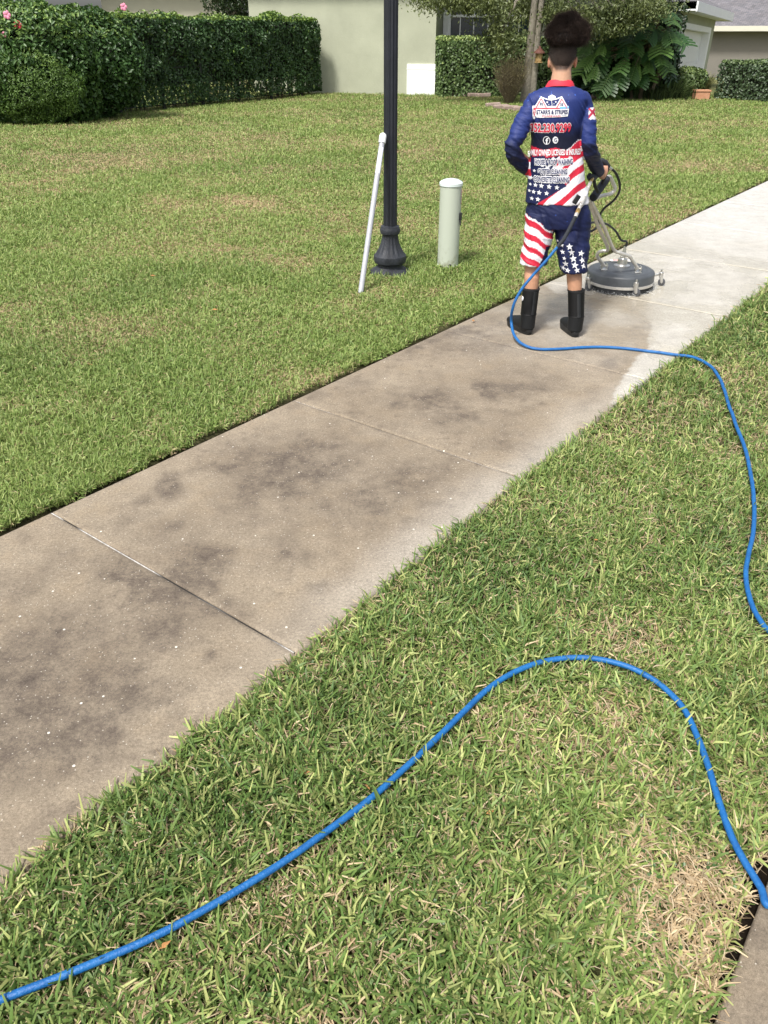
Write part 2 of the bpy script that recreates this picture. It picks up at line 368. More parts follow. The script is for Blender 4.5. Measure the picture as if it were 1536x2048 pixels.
def conc_mask(x, y):
    P = np.stack([x, y], 1); s, t = st(x, y)
    wob = (fbm(P, .35, 4, 11) - .5)
    k = np.zeros(len(x))
    for (a, b, r, q) in stains:
        c = G(a, b); d = np.hypot(x - c[0], y - c[1]) / r / 1.15; k = np.maximum(k, q * 1.15 * np.exp(-d * d * 1.0))
    n1 = sstep(.38, .68, fbm(P, .42, 4, 21)); n2 = sstep(.45, .75, fbm(P, .12, 4, 31))
    k = np.clip(k * (.6 + .8 * n1) + .55 * n1 * n2 + .22 * n2 + .08, 0, 1)
    hd = np.hypot(x - G(1170, 640)[0], y - G(1170, 640)[1]); k *= 1 - .75 * np.exp(-(hd / .55) ** 2)
    # cleaner rim near the grass on the right
    k *= sstep(0, .28, T1 - t + .02) * .75 + .25
    k *= sstep(-.02, .10, t - T0) * .5 + .5
    edge = np.interp(t, cbt, cbs)
    w2 = fbm(P, .07, 3, 13) - .5; cl = sstep(-.03, .05, s - edge + wob * .45 + w2 * .14); cl = cl * (.80 + .2 * sstep(.0, .35, s - edge)); cl *= 1 - .45 * sstep(.62, .2, np.hypot(x - G(1180, 610)[0], y - G(1180, 610)[1]))
    cl = np.maximum(cl, .42 * np.exp(-(np.hypot(x - G(1190, 635)[0], y - G(1190, 635)[1]) / .75) ** 2) * (.6 + .8 * sstep(.35, .65, fbm(P, .22, 4, 19))))
    ce = G(1236, 572); dd = np.hypot(x - ce[0], y - ce[1])
    cl = np.maximum(cl, .34 * sstep(.26 + .3 * wob, .0, T1 - t) * sstep(.9, 2.2, s))
    wet = np.maximum(sstep(1.75, .9, dd + wob * .8), sstep(-.75, .15, s - edge + wob * 1.0) * sstep(9.2, 6.8, s))
    wet = np.clip(wet * (.45 + .75 * sstep(.3, .62, fbm(P, .3, 4, 41))), 0, 1)
    return np.stack([k, cl, wet], 1)
joints = [1.34 + 1.505 * k for k in range(-3, 20)]
Vs, Fs, Cs = [], [], []; base = 0
for a, b in zip(joints[:-1], joints[1:]):
    st_ = .02 if a < 8.5 else .06
    s_ = np.linspace(a + .004, b - .004, int(1.5 / st_)); t_ = np.linspace(T0, T1 + .015, int(1.44 / st_))
    # rounded arris
    s_ = np.concatenate([[s_[0], s_[0] + .004], s_[1:-1], [s_[-1] - .004, s_[-1]]]); t_ = np.concatenate([[t_[0], t_[0] + .006], t_[1:-1], [t_[-1]]])
    A, B = np.meshgrid(s_, t_, indexing='ij'); x, y = xy(A.ravel(), B.ravel()); z = .0008 * (fbm(np.stack([x, y], 1), .3, 3, 8) - .5)
    I, J = np.meshgrid(np.arange(len(s_)), np.arange(len(t_)), indexing='ij'); rim = ((I == 0) | (I == len(s_) - 1) | (J == 0)).ravel(); z = np.where(rim, -.004, z)
    top = np.stack([x, y, z], 1); Vs.append(top); Cs.append(conc_mask(x, y)); q = quads(len(s_), len(t_), base)[:, ::-1]; Fs.append(q)
    n0 = len(top)
    # skirt
    idx = np.concatenate([I.reshape(A.shape)[:, 0] * len(t_), (len(s_) - 1) * len(t_) + np.arange(1, len(t_)), (np.arange(len(s_) - 1)[::-1]) * len(t_) + len(t_) - 1, np.arange(1, len(t_) - 1)[::-1]])
    low = top[idx].copy(); low[:, 2] = -.1; Vs.append(low); Cs.append(conc_mask(low[:, 0], low[:, 1]) * 0 + np.array([[.9, 0, 0]]))
    m = len(idx); ii = idx + base; jj = base + n0 + np.arange(m)
    Fs.append(np.stack([ii, np.roll(ii, -1), np.roll(jj, -1), jj], 1)); base += n0 + m
np_mesh('sidewalk', np.concatenate(Vs), Fs, M_conc, col=np.concatenate(Cs), smooth=False)['kind'] = 'structure'
# joint filler: dark grime with runs of white caulk
jv, jf, jc = [], [], []; b0 = 0
for s0 in joints[1:-1]:
    t_ = np.linspace(T0, T1, 90)
    for sgn in (0,):
        for q in (-.0042, -.0012, .0042):
            x, y = xy(s0 + q, t_); z = np.full(90, -.0048 + (.0015 if q == -.0012 else -.002)); jv.append(np.stack([x, y, z], 1))
            n = lattice_noise(np.stack([t_ * 1., np.full(90, s0)], 1), .22, 5); wt = sstep(.32, .5, n) * (.6 + .4 * rng.random(90)) if s0 < 4 else sstep(.75, .8, n)
            jc.append(mixc((.02, .017, .014), (.60, .58, .55), wt * (1. if q <= 0 else .0)))
    q = quads(3, 90, b0); jf.append(q[:, ::-1]); b0 += 270
M_joint = mat_col('joint_grime', rough=.9, fine=.3, fscale=150)
np_mesh('sidewalk_joints', np.concatenate(jv), jf, M_joint, col=np.concatenate(jc))['kind'] = 'structure'

# kerb and road -------------------------------------------------------
def strip(name, t_prof, s0, s1, ds, m, colf):
    s_ = np.arange(s0, s1, ds); V = []; n = len(t_prof)
    for s in s_:
        for (t, z) in t_prof: x, y = xy(s, t); V.append((x, y, z))
    V = np.array(V); o = np_mesh(name, V, [quads(len(s_), n)[:, ::-1]], m, col=colf(V[:, 0], V[:, 1])); o['kind'] = 'structure'; return o
def kmask(x, y):
    P = np.stack([x, y], 1); k = .30 + .4 * sstep(.35, .7, fbm(P, .3, 4, 77)); return np.stack([k, k * 0, k * 0], 1)
kp = [(TK, -.1), (TK, -.004), (TK + .005, .0)] + [(TK + .005 + .02 * i, 0) for i in range(1, 9)] + [(TK + .18, -.006), (TK + .2, -.03), (TK + .23, -.12), (TK + .6, -.135)]
strip('kerb', kp, -3, 60, .05, M_conc, kmask)
M_asph = mat('asphalt', (.045, .045, .047), .9, noise=.3, nscale=60, bump=.5, bscale=200)
rb = MB(); a = [xy(-60, TK + .58), xy(260, TK + .58), xy(260, 200), xy(-60, 200)]; rb.add([(p[0], p[1], -.139) for p in a], [(0, 3, 2, 1)]); rb.build('road', M_asph, smooth=False)['kind'] = 'structure'

# ------------------------------------------------------------------ grass
HOSE = [(1128, 478), (1110, 500), (1090, 524), (1062, 555), (1040, 584), (1026, 615), (1023, 645), (1030, 672), (1048, 690), (1075, 698), (1120, 698), (1190, 694), (1260, 698), (1340, 708),
        (1385, 714), (1418, 730), (1440, 758), (1458, 810), (1472, 850), (1488, 890), (1500, 940), (1508, 1000), (1507, 1060), (1497, 1110), (1492, 1150), (1500, 1200), (1520, 1240), (1545, 1268)]
HOSE2 = [(1545, 1810), (1520, 1775), (1490, 1725), (1462, 1672), (1440, 1610), (1420, 1545), (1396, 1475), (1365, 1415), (1318, 1368), (1265, 1338), (1205, 1320), (1140, 1315), (1080, 1325), (1020, 1349), (970, 1383), (925, 1426), (870, 1480), (800, 1545), (740, 1598), (650, 1665), (560, 1728), (450, 1795), (340, 1857), (230, 1908), (110, 1958), (0, 2000), (-120, 2050)]
def hose_z(i, p):
    return None
hose_pts = []
air = [(4.97, None), (4.97, None), (4.975, None), (4.985, None), (4.99, None), (4.99, None)]
for i, p in enumerate(HOSE):
    if i < 6: hose_pts.append(W(p[0], p[1], air[i][0]))
    elif i < 13: hose_pts.append(G(p[0], p[1], [.10, .045, .02, .0115, .0115, .0115, .0115][i - 6]))
    elif i == 13: hose_pts.append(G(p[0], p[1], .014))
    else: hose_pts.append(G(p[0], p[1], .026))
e1 = hose_pts[-1]; e2 = G(*HOSE2[0], .026)
for k in range(1, 8):
    t = k / 8.; ctrl = (e1 + e2) / 2 + np.array([.55, .0, 0]); hose_pts.append((1 - t) ** 2 * e1 + 2 * t * (1 - t) * ctrl + t * t * e2)
for p in HOSE2: hose_pts.append(G(p[0], p[1], .026))
def catmull(P, n=8):
    P = [np.array(p, float) for p in P]; out = []
    for i in range(len(P) - 1):
        a, b, c, d = P[max(i - 1, 0)], P[i], P[i + 1], P[min(i + 2, len(P) - 1)]
        for k in range(n):
            t = k / n; out.append(.5 * ((2 * b) + (c - a) * t + (2 * a - 5 * b + 4 * c - d) * t * t + (3 * b - a - 3 * c + d) * t ** 3))
    out.append(P[-1]); return out
hose_c = np.array(catmull(hose_pts, 8))

def blades(name, P, length, width, lean, yaw, col, z0, parent=None, label=None, flat=None):
    """two-segment arching blades"""
    n = len(P); dx, dy = np.cos(yaw), np.sin(yaw); L = length; hl = L * .55
    l1 = lean * .6; l2 = np.minimum(lean * 1.45, 1.62)
    b = np.stack([P[:, 0], P[:, 1], z0], 1); side = np.stack([-dy, dx, np.zeros(n)], 1) * (width / 2)[:, None]
    m = b + np.stack([dx * np.sin(l1), dy * np.sin(l1), np.cos(l1)], 1) * hl[:, None]
    tp = m + np.stack([dx * np.sin(l2), dy * np.sin(l2), np.cos(l2)], 1) * (L - hl)[:, None]
    # small random twist of the blade's plane
    tw = (rng.random(n) - .5)[:, None] * np.stack([dx * 0, dy * 0, np.ones(n)], 1) * width[:, None] * .9
    V = np.stack([b - side * .55, b + side * .55, m - side + tw, m + side - tw, tp - side * .42 + tw * .5, tp + side * .42 - tw * .5], 1).reshape(-1, 3)
    i = np.arange(n) * 6
    Q = np.concatenate([np.stack([i, i + 1, i + 3, i + 2], 1), np.stack([i + 2, i + 3, i + 5, i + 4], 1)])
    C = np.repeat(col, 6, axis=0)
    o = np_mesh(name, V, [Q], M_blade, col=C, smooth=False); tag(o, label, 'grass' if not parent else None, kind='stuff'); return o

dry_spots = [(1400, 1770, .12, .85), (1440, 1720, .07, .7), (1330, 1860, .09, .6), (1400, 1900, .08, .5), (1300, 1960, .06, .45), (1230, 1440, .11, .75), (1180, 1500, .10, .5), (1300, 1560, .10, .35), (1120, 1420, .08, .35), (860, 1165, .07, .4), (1280, 1300, .12, .4), (1450, 900, .12, .3), (1290, 1700, .10, .5),
             (300, 860, .12, .3), (760, 580, .25, .55), (700, 600, .18, .4), (170, 320, 1.2, .6), (350, 290, 1.5, .4), (930, 575, .2, .4), (420, 460, .8, .4), (560, 400, .7, .35), (1300, 330, .9, .45), (960, 640, .18, .3), (840, 300, .8, .3), (650, 520, .35, .35), (1100, 260, 0.8, .3)]
green_spots = [(960, 1150, .35, .8), (700, 1450, .25, .8), (540, 1600, .2, .8), (1360, 800, .4, .5), (1430, 660, .5, .5), (820, 1640, .2, .5), (880, 1900, .25, .5), (1080, 1900, .1, .6), (1450, 1060, .2, .6), (300, 570, .5, .7), (480, 530, .5, .4), (100, 700, .5, .5), (820, 480, .4, .5), (1480, 1400, .12, .6), (250, 1790, .22, .8), (420, 1640, .2, .8), (120, 1960, .14, .7), (560, 1900, .12, .5), (1000, 1640, .12, .6), (1120, 1750, .10, .6)]
def field(spots, X, Y):
    k = np.zeros(len(X))
    for (a, b, r, q) in spots:
        c = G(a, b); d = np.hypot(X - c[0], Y - c[1]) / r; k = np.maximum(k, q * np.exp(-d * d))
    return k
def scatter(n_try, dens_max, dens, ylo, yhi, wid, keep):
    """rejection scatter of points inside the wedge the photo sees"""
    area = (yhi - ylo) * (2 * (wid[0] + wid[1] * yhi)); n = int(dens_max * area)
    Y_ = ylo + rng.random(n) * (yhi - ylo); X_ = (rng.random(n) * 2 - 1) * (wid[0] + wid[1] * yhi)
    k = (abs(X_) < wid[0] + wid[1] * Y_) & (rng.random(n) < dens(X_, Y_) / dens_max) & keep(X_, Y_); return X_[k], Y_[k]
def grass_side(side):
    Xs, Ys = [], []
    def keep(x, y):
        s, t = st(x, y); P = np.stack([x, y], 1); wob = (fbm(P, .12, 3, 51) - .5)
        if side == 'left':
            return (t < T0 - .062 + wob * .10) & ~((x > 1.65) & (y > 29.2)) & (y < 35 - .0 * x)
        return (t > T1 + .022 + wob * .05) & (t < TK - .026 + wob * .05)
    bands = [(.35, 2.2, 5000), (2.2, 3.4, 4000), (3.4, 5, 2100), (5, 8, 1300), (8, 12, 640), (12, 18, 330), (18, 26, 170), (26, 36, 90)]
    for lo, hi, dm in bands:
        d = dm if side == 'right' else dm * (2.1 if lo < 12 else 1.15)
        x, y = scatter(0, d, lambda a, b: np.full(len(a), d), lo, hi, (.7, .56), keep); Xs.append(x); Ys.append(y)
    X_, Y_ = np.concatenate(Xs), np.concatenate(Ys)
    nb = 5; n = len(X_)
    # each point is a shoot of a few blades
    P = np.stack([np.repeat(X_, nb), np.repeat(Y_, nb)], 1); N = n * nb
    dist = np.hypot(P[:, 1], P[:, 0])
    far = np.clip(dist / 3.6, 1, 6) ** .62
    s, t = st(P[:, 0], P[:, 1])
    P = P + (rng.random((N, 2)) - .5) * (.022 * far)[:, None]
    if side == 'right': keepm = np.ones(N, bool)
    s, t = st(P[:, 0], P[:, 1])
    yaw = rng.random(N) * 2 * np.pi + 0 * s
    lean = .25 + rng.random(N) ** .8 * 1.0
    ptc = fbm(P, .38, 3, 61); big = fbm(P, 1.7, 3, 71)
    dry = np.clip(field(dry_spots, P[:, 0], P[:, 1]) + .45 * sstep(.48, .76, fbm(P, .45, 4, 81)), 0, 1)
    if side == 'left': dry = np.clip(dry + .42 * sstep(.38, .68, fbm(P, 1.1, 4, 91)) * sstep(3, 7, dist), 0, 1)
    grn = field(green_spots, P[:, 0], P[:, 1]); dry *= (1 - .6 * grn)
    L = (.034 + .048 * rng.random(N) ** 1.5) * (1 + .6 * (ptc - .5)) * far ** .5 * (1 - .35 * dry)
    wd = (.0040 + .0036 * rng.random(N)) * far
    if side == 'left': L *= .70; wd *= .70
    if side == 'right': nr_k = sstep(3.2, 1.6, dist); L *= 1 + .15 * nr_k; wd *= .84 + .14 * nr_k
    r = rng.random(N); shoot = np.repeat(rng.random(n), nb)
    isdry = r < ((.16 if side == 'right' else .07) + .78 * dry); mid = rng.random(N) < (.30 + .3 * dry + .25 * (big - .5))
    g1 = np.array([.098, .182, .044]); g2 = np.array([.255, .345, .092]); g3 = np.array([.53, .55, .21]); st1 = np.array([.66, .53, .33]); st2 = np.array([.40, .28, .16])
    if side == 'left': g1 = np.array([.155, .24, .056]); g2 = np.array([.255, .345, .088]); g3 = np.array([.42, .46, .17]); st1 = np.array([.55, .45, .26])
    k = np.clip(.5 * shoot + .5 * rng.random(N) + .5 * (big - .5) - .35 * grn, 0, 1)
    c = mixc(g1, g2, k); c = np.where(mid[:, None], mixc(c, g3, .35 + .5 * rng.random(N)), c)
    c = np.where(isdry[:, None], mixc(st2, st1, rng.random(N)), c)
    c *= ((.72 + .5 * rng.random(N)) if side == 'right' else (.80 + .36 * rng.random(N)))[:, None]
    c *= (1 - .16 * grn)[:, None]
    lean = np.where(isdry, .9 + .6 * rng.random(N), lean)
    wd = np.where(isdry, wd * .65, wd)
    z0 = -.028 + np.where(rng.random(N) < .5, .012 * rng.random(N), 0) + (.006 * (far - 1)) * 0
    # keep blades low beneath the hose
    near = P[:, 1] < 5.2
    if side == 'right':
        hc = hose_c[(hose_c[:, 2] < .04)]; idx = np.where(near)[0]; dmin = np.full(len(idx), 9.)
        for a in range(0, len(hc), 1): dmin = np.minimum(dmin, np.hypot(P[idx, 0] - hc[a, 0], P[idx, 1] - hc[a, 1]))
        sc = np.where(dmin < .028, np.where(rng.random(len(idx)) < .13, 1.0, .45), 1.); L[idx] *= sc
    lab = ('mown lawn between the sidewalk and the house, yellow-green with dry patches' if side == 'left' else 'coarse green grass strip between the sidewalk and the kerb, with straw patches')
    o = blades('grass', P, L, wd, lean, yaw, c, z0, label=lab)
    return o, N
_, nl = grass_side('left'); _, nr = grass_side('right'); print('blades', nl, nr)

# dead thatch lying flat between the shoots, near the camera
def thatch():
    x, y = scatter(0, 2600, lambda a, b: np.full(len(a), 2600.) * np.clip(2.2 / np.maximum(b, 2.2), 0, 1) ** 1.5, .35, 5, (.7, .56), lambda a, b: (lambda s, t: (t > T1 + .02) & (t < TK - .02))(*st(a, b)))
    P = np.stack([x, y], 1); N = len(P); dry = field(dry_spots, x, y)
    k = rng.random(N) < .45 + dry; P = P[k]; dry = dry[k]; N = len(P)
    c = mixc((.40, .30, .18), (.68, .56, .38), rng.random(N)) * (.7 + .3 * rng.random(N))[:, None]
    o = blades('dry_thatch', P, .03 + .035 * rng.random(N), .0014 + .0016 * rng.random(N), 1.25 + .25 * rng.random(N), rng.random(N) * 6.283, c, -.02 + (.022 + .012 * dry) * rng.random(N), label='straw coloured dead grass lying in the green strip beside the kerb')
    o['category'] = 'dead grass'
thatch()
# low broad-leaved weeds (clover like) between the shoots
def leaf_cloud(name, C, size, normal=None, jit=1.0, asp=.5, cols=None, m=None, parent=None, shape='leaf', droop=0):
    """C centres, each leaf a folded 6-gon; normal = preferred facing"""
    n = len(C); r = rng.normal(size=(n, 3)); r /= np.linalg.norm(r, axis=1)[:, None]
    N_ = r * jit + (normal if normal is not None else 0); N_ /= np.linalg.norm(N_, axis=1)[:, None] + 1e-9
    a = rng.normal(size=(n, 3)); a[:, 2] -= droop; a -= N_ * (a * N_).sum(1)[:, None]; a /= np.linalg.norm(a, axis=1)[:, None] + 1e-9; b = np.cross(N_, a)
    s = np.asarray(size)[:, None] if hasattr(size, '__len__') else size
    fold = N_ * s * .12
    pts = [C - a * s * .5, C - a * s * .12 + b * s * asp * .5 + fold, C + a * s * .25 + b * s * asp * .36 + fold, C + a * s * .5, C + a * s * .25 - b * s * asp * .36 + fold, C - a * s * .12 - b * s * asp * .5 + fold]
    V = np.stack(pts, 1).reshape(-1, 3); i = np.arange(n) * 6
    Q = np.concatenate([np.stack([i, i + 1, i + 2, i + 3], 1), np.stack([i, i + 3, i + 4, i + 5], 1)])
    return np_mesh(name, V, [Q], m or M_leaf, parent, col=np.repeat(cols, 6, axis=0))
def clover():
    x, y = scatter(0, 5200, lambda a, b: np.full(len(a), 5200.) * sstep(.48, .66, fbm(np.stack([a, b], 1), .22, 3, 101)), .35, 2.6, (.7, .56), lambda a, b: (lambda s, t: (t > T1 + .02) & (t < TK - .04))(*st(a, b)))
    C = np.stack([x, y, -.018 + .03 * rng.random(len(x))], 1)
    yg = field([(1190, 1985, .09, 1.), (1230, 1950, .05, 1), (60, 1800, .1, .9), (1130, 1230, .07, .6), (1380, 1290, .06, .6), (870, 1350, .08, .5), (1180, 1220, .08, .5)], x, y)
    c = mixc(mixc((.045, .10, .025), (.08, .15, .035), rng.random(len(x))), (.24, .30, .05), np.clip(yg * rng.random(len(x)) * 1.6, 0, 1))
    o = leaf_cloud('clover', C, .007 + .005 * rng.random(len(x)), np.array([0, 0, 1.2]), .7, .95, c); tag(o, 'small round leaved weeds low among the grass near the kerb', 'clover', kind='stuff')
clover()

# ------------------------------------------------------------------ hedges and plants
def outward(C, c): d = C - c; return d / (np.linalg.norm(d, axis=1)[:, None] + 1e-9)
def hedge(name, A, B, depth, h, n, size, c1, c2, ctop, label, bottom=.0, core=True, seed=1, core_z=.12, rag=.10, group=None, asp=.5):
    """clipped hedge from ground point A to B (front face), 'depth' away from the viewer"""
    A = np.array(A[:2], float); B = np.array(B[:2], float); d = B - A; Lh = np.linalg.norm(d); d /= Lh; nrm = np.array([d[1], -d[0]])
    if nrm.dot(-A) < 0: nrm = -nrm                                     # towards the camera
    root = empty(name, (A[0], A[1], 0), label, 'hedge', group)
    areas = np.array([Lh * h, Lh * depth, depth * h * 2, Lh * h * .35]); pick = rng.choice(4, n, p=areas / areas.sum())
    u = rng.random(n) * Lh; v = bottom + rng.random(n) * (h - bottom); q = rng.random(n) * depth; Nn = np.zeros((n, 3)); inn = rng.random(n) ** 1.6 * .16
    top = pick == 1; side = pick == 2; back = pick == 3
    q = np.where(pick == 0, inn, q); v = np.where(top, h - inn, v); sd_ = rng.random(n) < .5; u = np.where(side, np.where(sd_, inn, Lh - inn), u); q = np.where(back, depth - inn, q)
    # rounded top edges, bulges
    hh = v / h; q = q + np.where(hh > .86, (hh - .86) * .9, 0) * np.where(q < depth / 2, 1, -1)
    bul = (fbm(np.stack([u, v, q], 1), .55, 3, seed) - .5) * rag * 2.6; 
    Nn[:, :2] = np.where((pick == 0)[:, None], nrm, 0) + np.where(side[:, None], np.where(sd_[:, None], -d, d), 0) - np.where(back[:, None], nrm, 0); Nn[:, 2] = np.where(top, 1, .25)
    xy_ = A + u[:, None] * d - nrm * q[:, None]
    C = np.concatenate([xy_, v[:, None]], 1) + Nn * bul[:, None]
    C[:, 2] = np.maximum(C[:, 2], .0)
    cl = fbm(C, .28, 3, seed + 5)
    keepk = rng.random(n) < .35 + 1.3 * sstep(.25, .55, cl)
    C, Nn, top_, v_, cl = C[keepk], Nn[keepk], top[keepk], C[keepk][:, 2], cl[keepk]
    k = np.clip(.6 * cl + .6 * rng.random(len(C)) - .1, 0, 1); c = mixc(c1, c2, k)
    young = (v_ > h - .14 + .1 * cl) & (rng.random(len(C)) < .75) | (rng.random(len(C)) < .02)  # 'young' holds top leaves whose lighter colour paints in sunlight, plus random ones
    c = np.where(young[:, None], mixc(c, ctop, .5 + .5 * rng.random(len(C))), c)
    leaf_cloud('foliage', C, size * (.7 + .6 * rng.random(len(C))), Nn * 1.1, .9, asp, c, parent=root)
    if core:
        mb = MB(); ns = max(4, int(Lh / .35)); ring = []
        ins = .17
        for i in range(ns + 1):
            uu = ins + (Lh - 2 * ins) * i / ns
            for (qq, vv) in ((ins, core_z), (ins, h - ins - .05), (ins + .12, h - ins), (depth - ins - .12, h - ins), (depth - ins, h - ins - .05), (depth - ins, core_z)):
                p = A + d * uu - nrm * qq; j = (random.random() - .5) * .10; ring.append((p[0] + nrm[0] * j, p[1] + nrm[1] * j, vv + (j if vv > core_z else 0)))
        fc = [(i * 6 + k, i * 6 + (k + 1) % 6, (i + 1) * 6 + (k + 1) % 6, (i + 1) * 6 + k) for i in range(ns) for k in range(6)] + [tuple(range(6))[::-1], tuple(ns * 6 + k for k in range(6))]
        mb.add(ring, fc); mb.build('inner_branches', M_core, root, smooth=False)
    st_m = MB()
    for i in range(int(Lh / .22)):
        p = A + d * (.1 + random.random() * (Lh - .2)) - nrm * (.15 + random.random() * (depth - .3)); r = .012 + .02 * random.random(); lx, ly = (random.random() - .5) * .2, (random.random() - .5) * .2
        st_m.tube([(p[0], p[1], -.03), (p[0] + lx * .4, p[1] + ly * .4, h * .3), (p[0] + lx, p[1] + ly, h * .75)], [r, r * .8, r * .4], 6)
    st_m.build('stems', M_twig, root); return root, A, B, d, nrm, Lh
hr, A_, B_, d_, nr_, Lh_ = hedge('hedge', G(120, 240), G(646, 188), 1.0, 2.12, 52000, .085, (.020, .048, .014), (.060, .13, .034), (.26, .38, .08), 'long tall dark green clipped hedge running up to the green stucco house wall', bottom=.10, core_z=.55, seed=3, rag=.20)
mb = MB()
for i in range(7):
    p = A_ + d_ * (Lh_ * (i + .3) / 7) - nr_ * .12; mb.box((p[0], p[1], .6), (.07, .07, 1.3), rz=.9)
pa = A_ + d_ * .2 - nr_ * .12; pb = A_ + d_ * (Lh_ - .2) - nr_ * .12
for z in (.10, .95): mb.tube([(pa[0], pa[1], z), (pb[0], pb[1], z)], .018, 6)
f_o = mb.build('fence', M_fence, None, smooth=False); tag(f_o, 'dark metal fence posts and low rails showing under the tall hedge', 'fence')

def bush(name, c, r, n, size, c1, c2, ctop, label, cat='bush', core=.72, seed=1, asp=.5, zmin=.02, parent_core=M_core, lump=.18):
    root = empty(name, (c[0], c[1], 0), label, cat)
    c = np.array(c, float); r = np.array(r, float)
    v = rng.normal(size=(n, 3)); v /= np.linalg.norm(v, axis=1)[:, None]
    bul = 1 + lump * 2 * (fbm(v * 1.0 + 5, .45, 3, seed) - .5)
    C = c + v * r * (bul * (1 - .22 * rng.random(n) ** 1.5))[:, None]
    k = C[:, 2] > zmin; C, v = C[k], v[k]; cl = fbm(C, .3, 3, seed + 3); kk = rng.random(len(C)) < .3 + 1.4 * sstep(.25, .55, cl); C, v, cl = C[kk], v[kk], cl[kk]
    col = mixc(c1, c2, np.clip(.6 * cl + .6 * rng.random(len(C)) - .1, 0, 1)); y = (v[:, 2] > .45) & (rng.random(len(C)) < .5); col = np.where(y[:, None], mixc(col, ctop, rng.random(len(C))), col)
    leaf_cloud('foliage', C, size * (.7 + .6 * rng.random(len(C))), v * .9 + np.array([0, 0, .2]), .9, asp, col, parent=root)
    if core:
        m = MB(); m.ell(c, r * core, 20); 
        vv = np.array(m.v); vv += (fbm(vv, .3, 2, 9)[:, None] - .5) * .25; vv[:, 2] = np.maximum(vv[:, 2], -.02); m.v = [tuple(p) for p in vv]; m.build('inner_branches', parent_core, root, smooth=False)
    return root
# flowering bush at the left end of the hedge
p = G(70, 250)
hb = bush('hibiscus_bush', (p[0] - .35, p[1] + .9, 1.05), (1.75, 1.05, 1.33), 26000, .105, (.03, .075, .02), (.10, .19, .045), (.24, .36, .08), 'large loose bush with pink flowers at the left end of the tall hedge', seed=12, lump=.2, core=.58)
M_pink = mat('pink_petal', (.72, .25, .36), .6, noise=.2, nscale=20); M_red = mat('red_petal', (.55, .03, .06), .6)
for (a, b, m) in ((15, 30, M_pink), (8, 72, M_pink), (37, 50, M_red), (248, 14, M_pink)):
    q = W(a, b, p[1] + .1 if a < 100 else 21.5); mf = MB()
    for k in range(5):
        an = k * 1.2566; mf.ell(q + np.array([math.cos(an) * .045, -.03, math.sin(an) * .045]), (.04, .012, .04), 8)
    mf.build('flower', m, hb)
# two more shrubs making the hedge's uneven left half
p = G(150, 240); bush('shrub', (p[0] + .2, p[1] + .55, 1.15), (1.5, .75, 1.15), 16000, .10, (.026, .065, .018), (.075, .155, .04), (.18, .28, .06), 'dense dark leafy shrub between the flowering bush and the tall hedge', seed=22, core=.58)
p = G(45, 250); bush('fern_shrub', (p[0] + .1, p[1] + .25, .78), (1.25, .45, .72), 14000, .06, (.07, .14, .025), (.15, .25, .05), (.26, .38, .08), 'light green feathery shrub in front of the flowering bush at the left edge', seed=32, asp=.3, core=.5, lump=.42)

# hedge in front of the window
hedge('box_hedge', G(878, 193), G(1200, 191), 1.5, 1.62, 20000, .075, (.05, .095, .030), (.17, .25, .085), (.40, .50, .17), 'square clipped hedge under the white framed window', seed=41, rag=.08, asp=.75)
hedge('hedge', G(1425, 196), G(1640, 212), 1.6, 1.02, 11000, .075, (.035, .065, .03), (.09, .135, .06), (.17, .24, .09), 'low clipped hedge in front of the taupe neighbouring house', seed=51, rag=.08, asp=.7)

# ------------------------------------------------------------------ houses
K = np.array([1.66, 29.0]); a15 = math.radians(-13)
house = empty('house', (K[0], K[1], 0), 'pale green stucco house with white window and white garage door', 'house')
ex = np.array([math.cos(a15), math.sin(a15)]); ey = np.array([-math.sin(a15), math.cos(a15)])
def HP(x, y, z): q = K + ex * x + ey * y; return (q[0], q[1], z)
def hbox(mb, x0, x1, y0, y1, z0, z1, mi=0): mb.box(HP((x0 + x1) / 2, (y0 + y1) / 2, (z0 + z1) / 2), (x1 - x0, y1 - y0, z1 - z0), rz=a15, mi=mi)
m = MB(); hbox(m, -6.3, 0, 0, 7, -.1, 3.4); 
# window wall with an opening
wx0, wx1, wz0, wz1 = .16, 3.2, 1.25, 2.75
hbox(m, 0.002, wx0, 1.25, 1.5, -.1, 3.4); hbox(m, wx1, 5.4, 1.25, 1.5, -.1, 3.4); hbox(m, wx0, wx1, 1.25, 1.5, -.1, wz0); hbox(m, wx0, wx1, 1.25, 1.5, wz1, 3.4); hbox(m, 1.62, 2.05, 1.25, 1.5, wz0, wz1)
m.build('wall', M_stucco, house, smooth=False)
m = MB(); hbox(m, -.92, .03, -.05, .9, -.05, .86); hbox(m, -.93, .04, -.06, .91, .70, .73); m.build('plinth', M_trim, house, smooth=False, bevel=.01)
m = MB()
hbox(m, .03, wx0 - .002, 1.19, 1.25, 1.0, 2.9); hbox(m, wx0, wx1, 1.20, 1.31, wz0, wz0 + .09); hbox(m, wx0, wx1, 1.20, 1.31, wz1 - .08, wz1)
for x in (wx0, 1.5, 2.05, wx1 - .09): hbox(m, x, x + .12, 1.21, 1.31, wz0 + .09, wz1 - .08)
hbox(m, wx0 + .09, wx1 - .09, 1.23, 1.31, 2.16, 2.23)
fr = m.build('window_frame', M_trim, house, smooth=False)
M_glass = mat('window_glass', (.03, .05, .065), .05, spec=1.0)
m = MB(); hbox(m, wx0 + .05, wx1 - .05, 1.33, 1.35, wz0 + .05, wz1 - .05); m.build('pane', M_glass, fr, smooth=False)
for x in (.57, 1.02, 2.5, 2.85): m = MB(); hbox(m, x, x + .03, 1.29, 1.325, wz0 + .09, wz1 - .08); m.build('muntin', M_trim, fr, smooth=False)
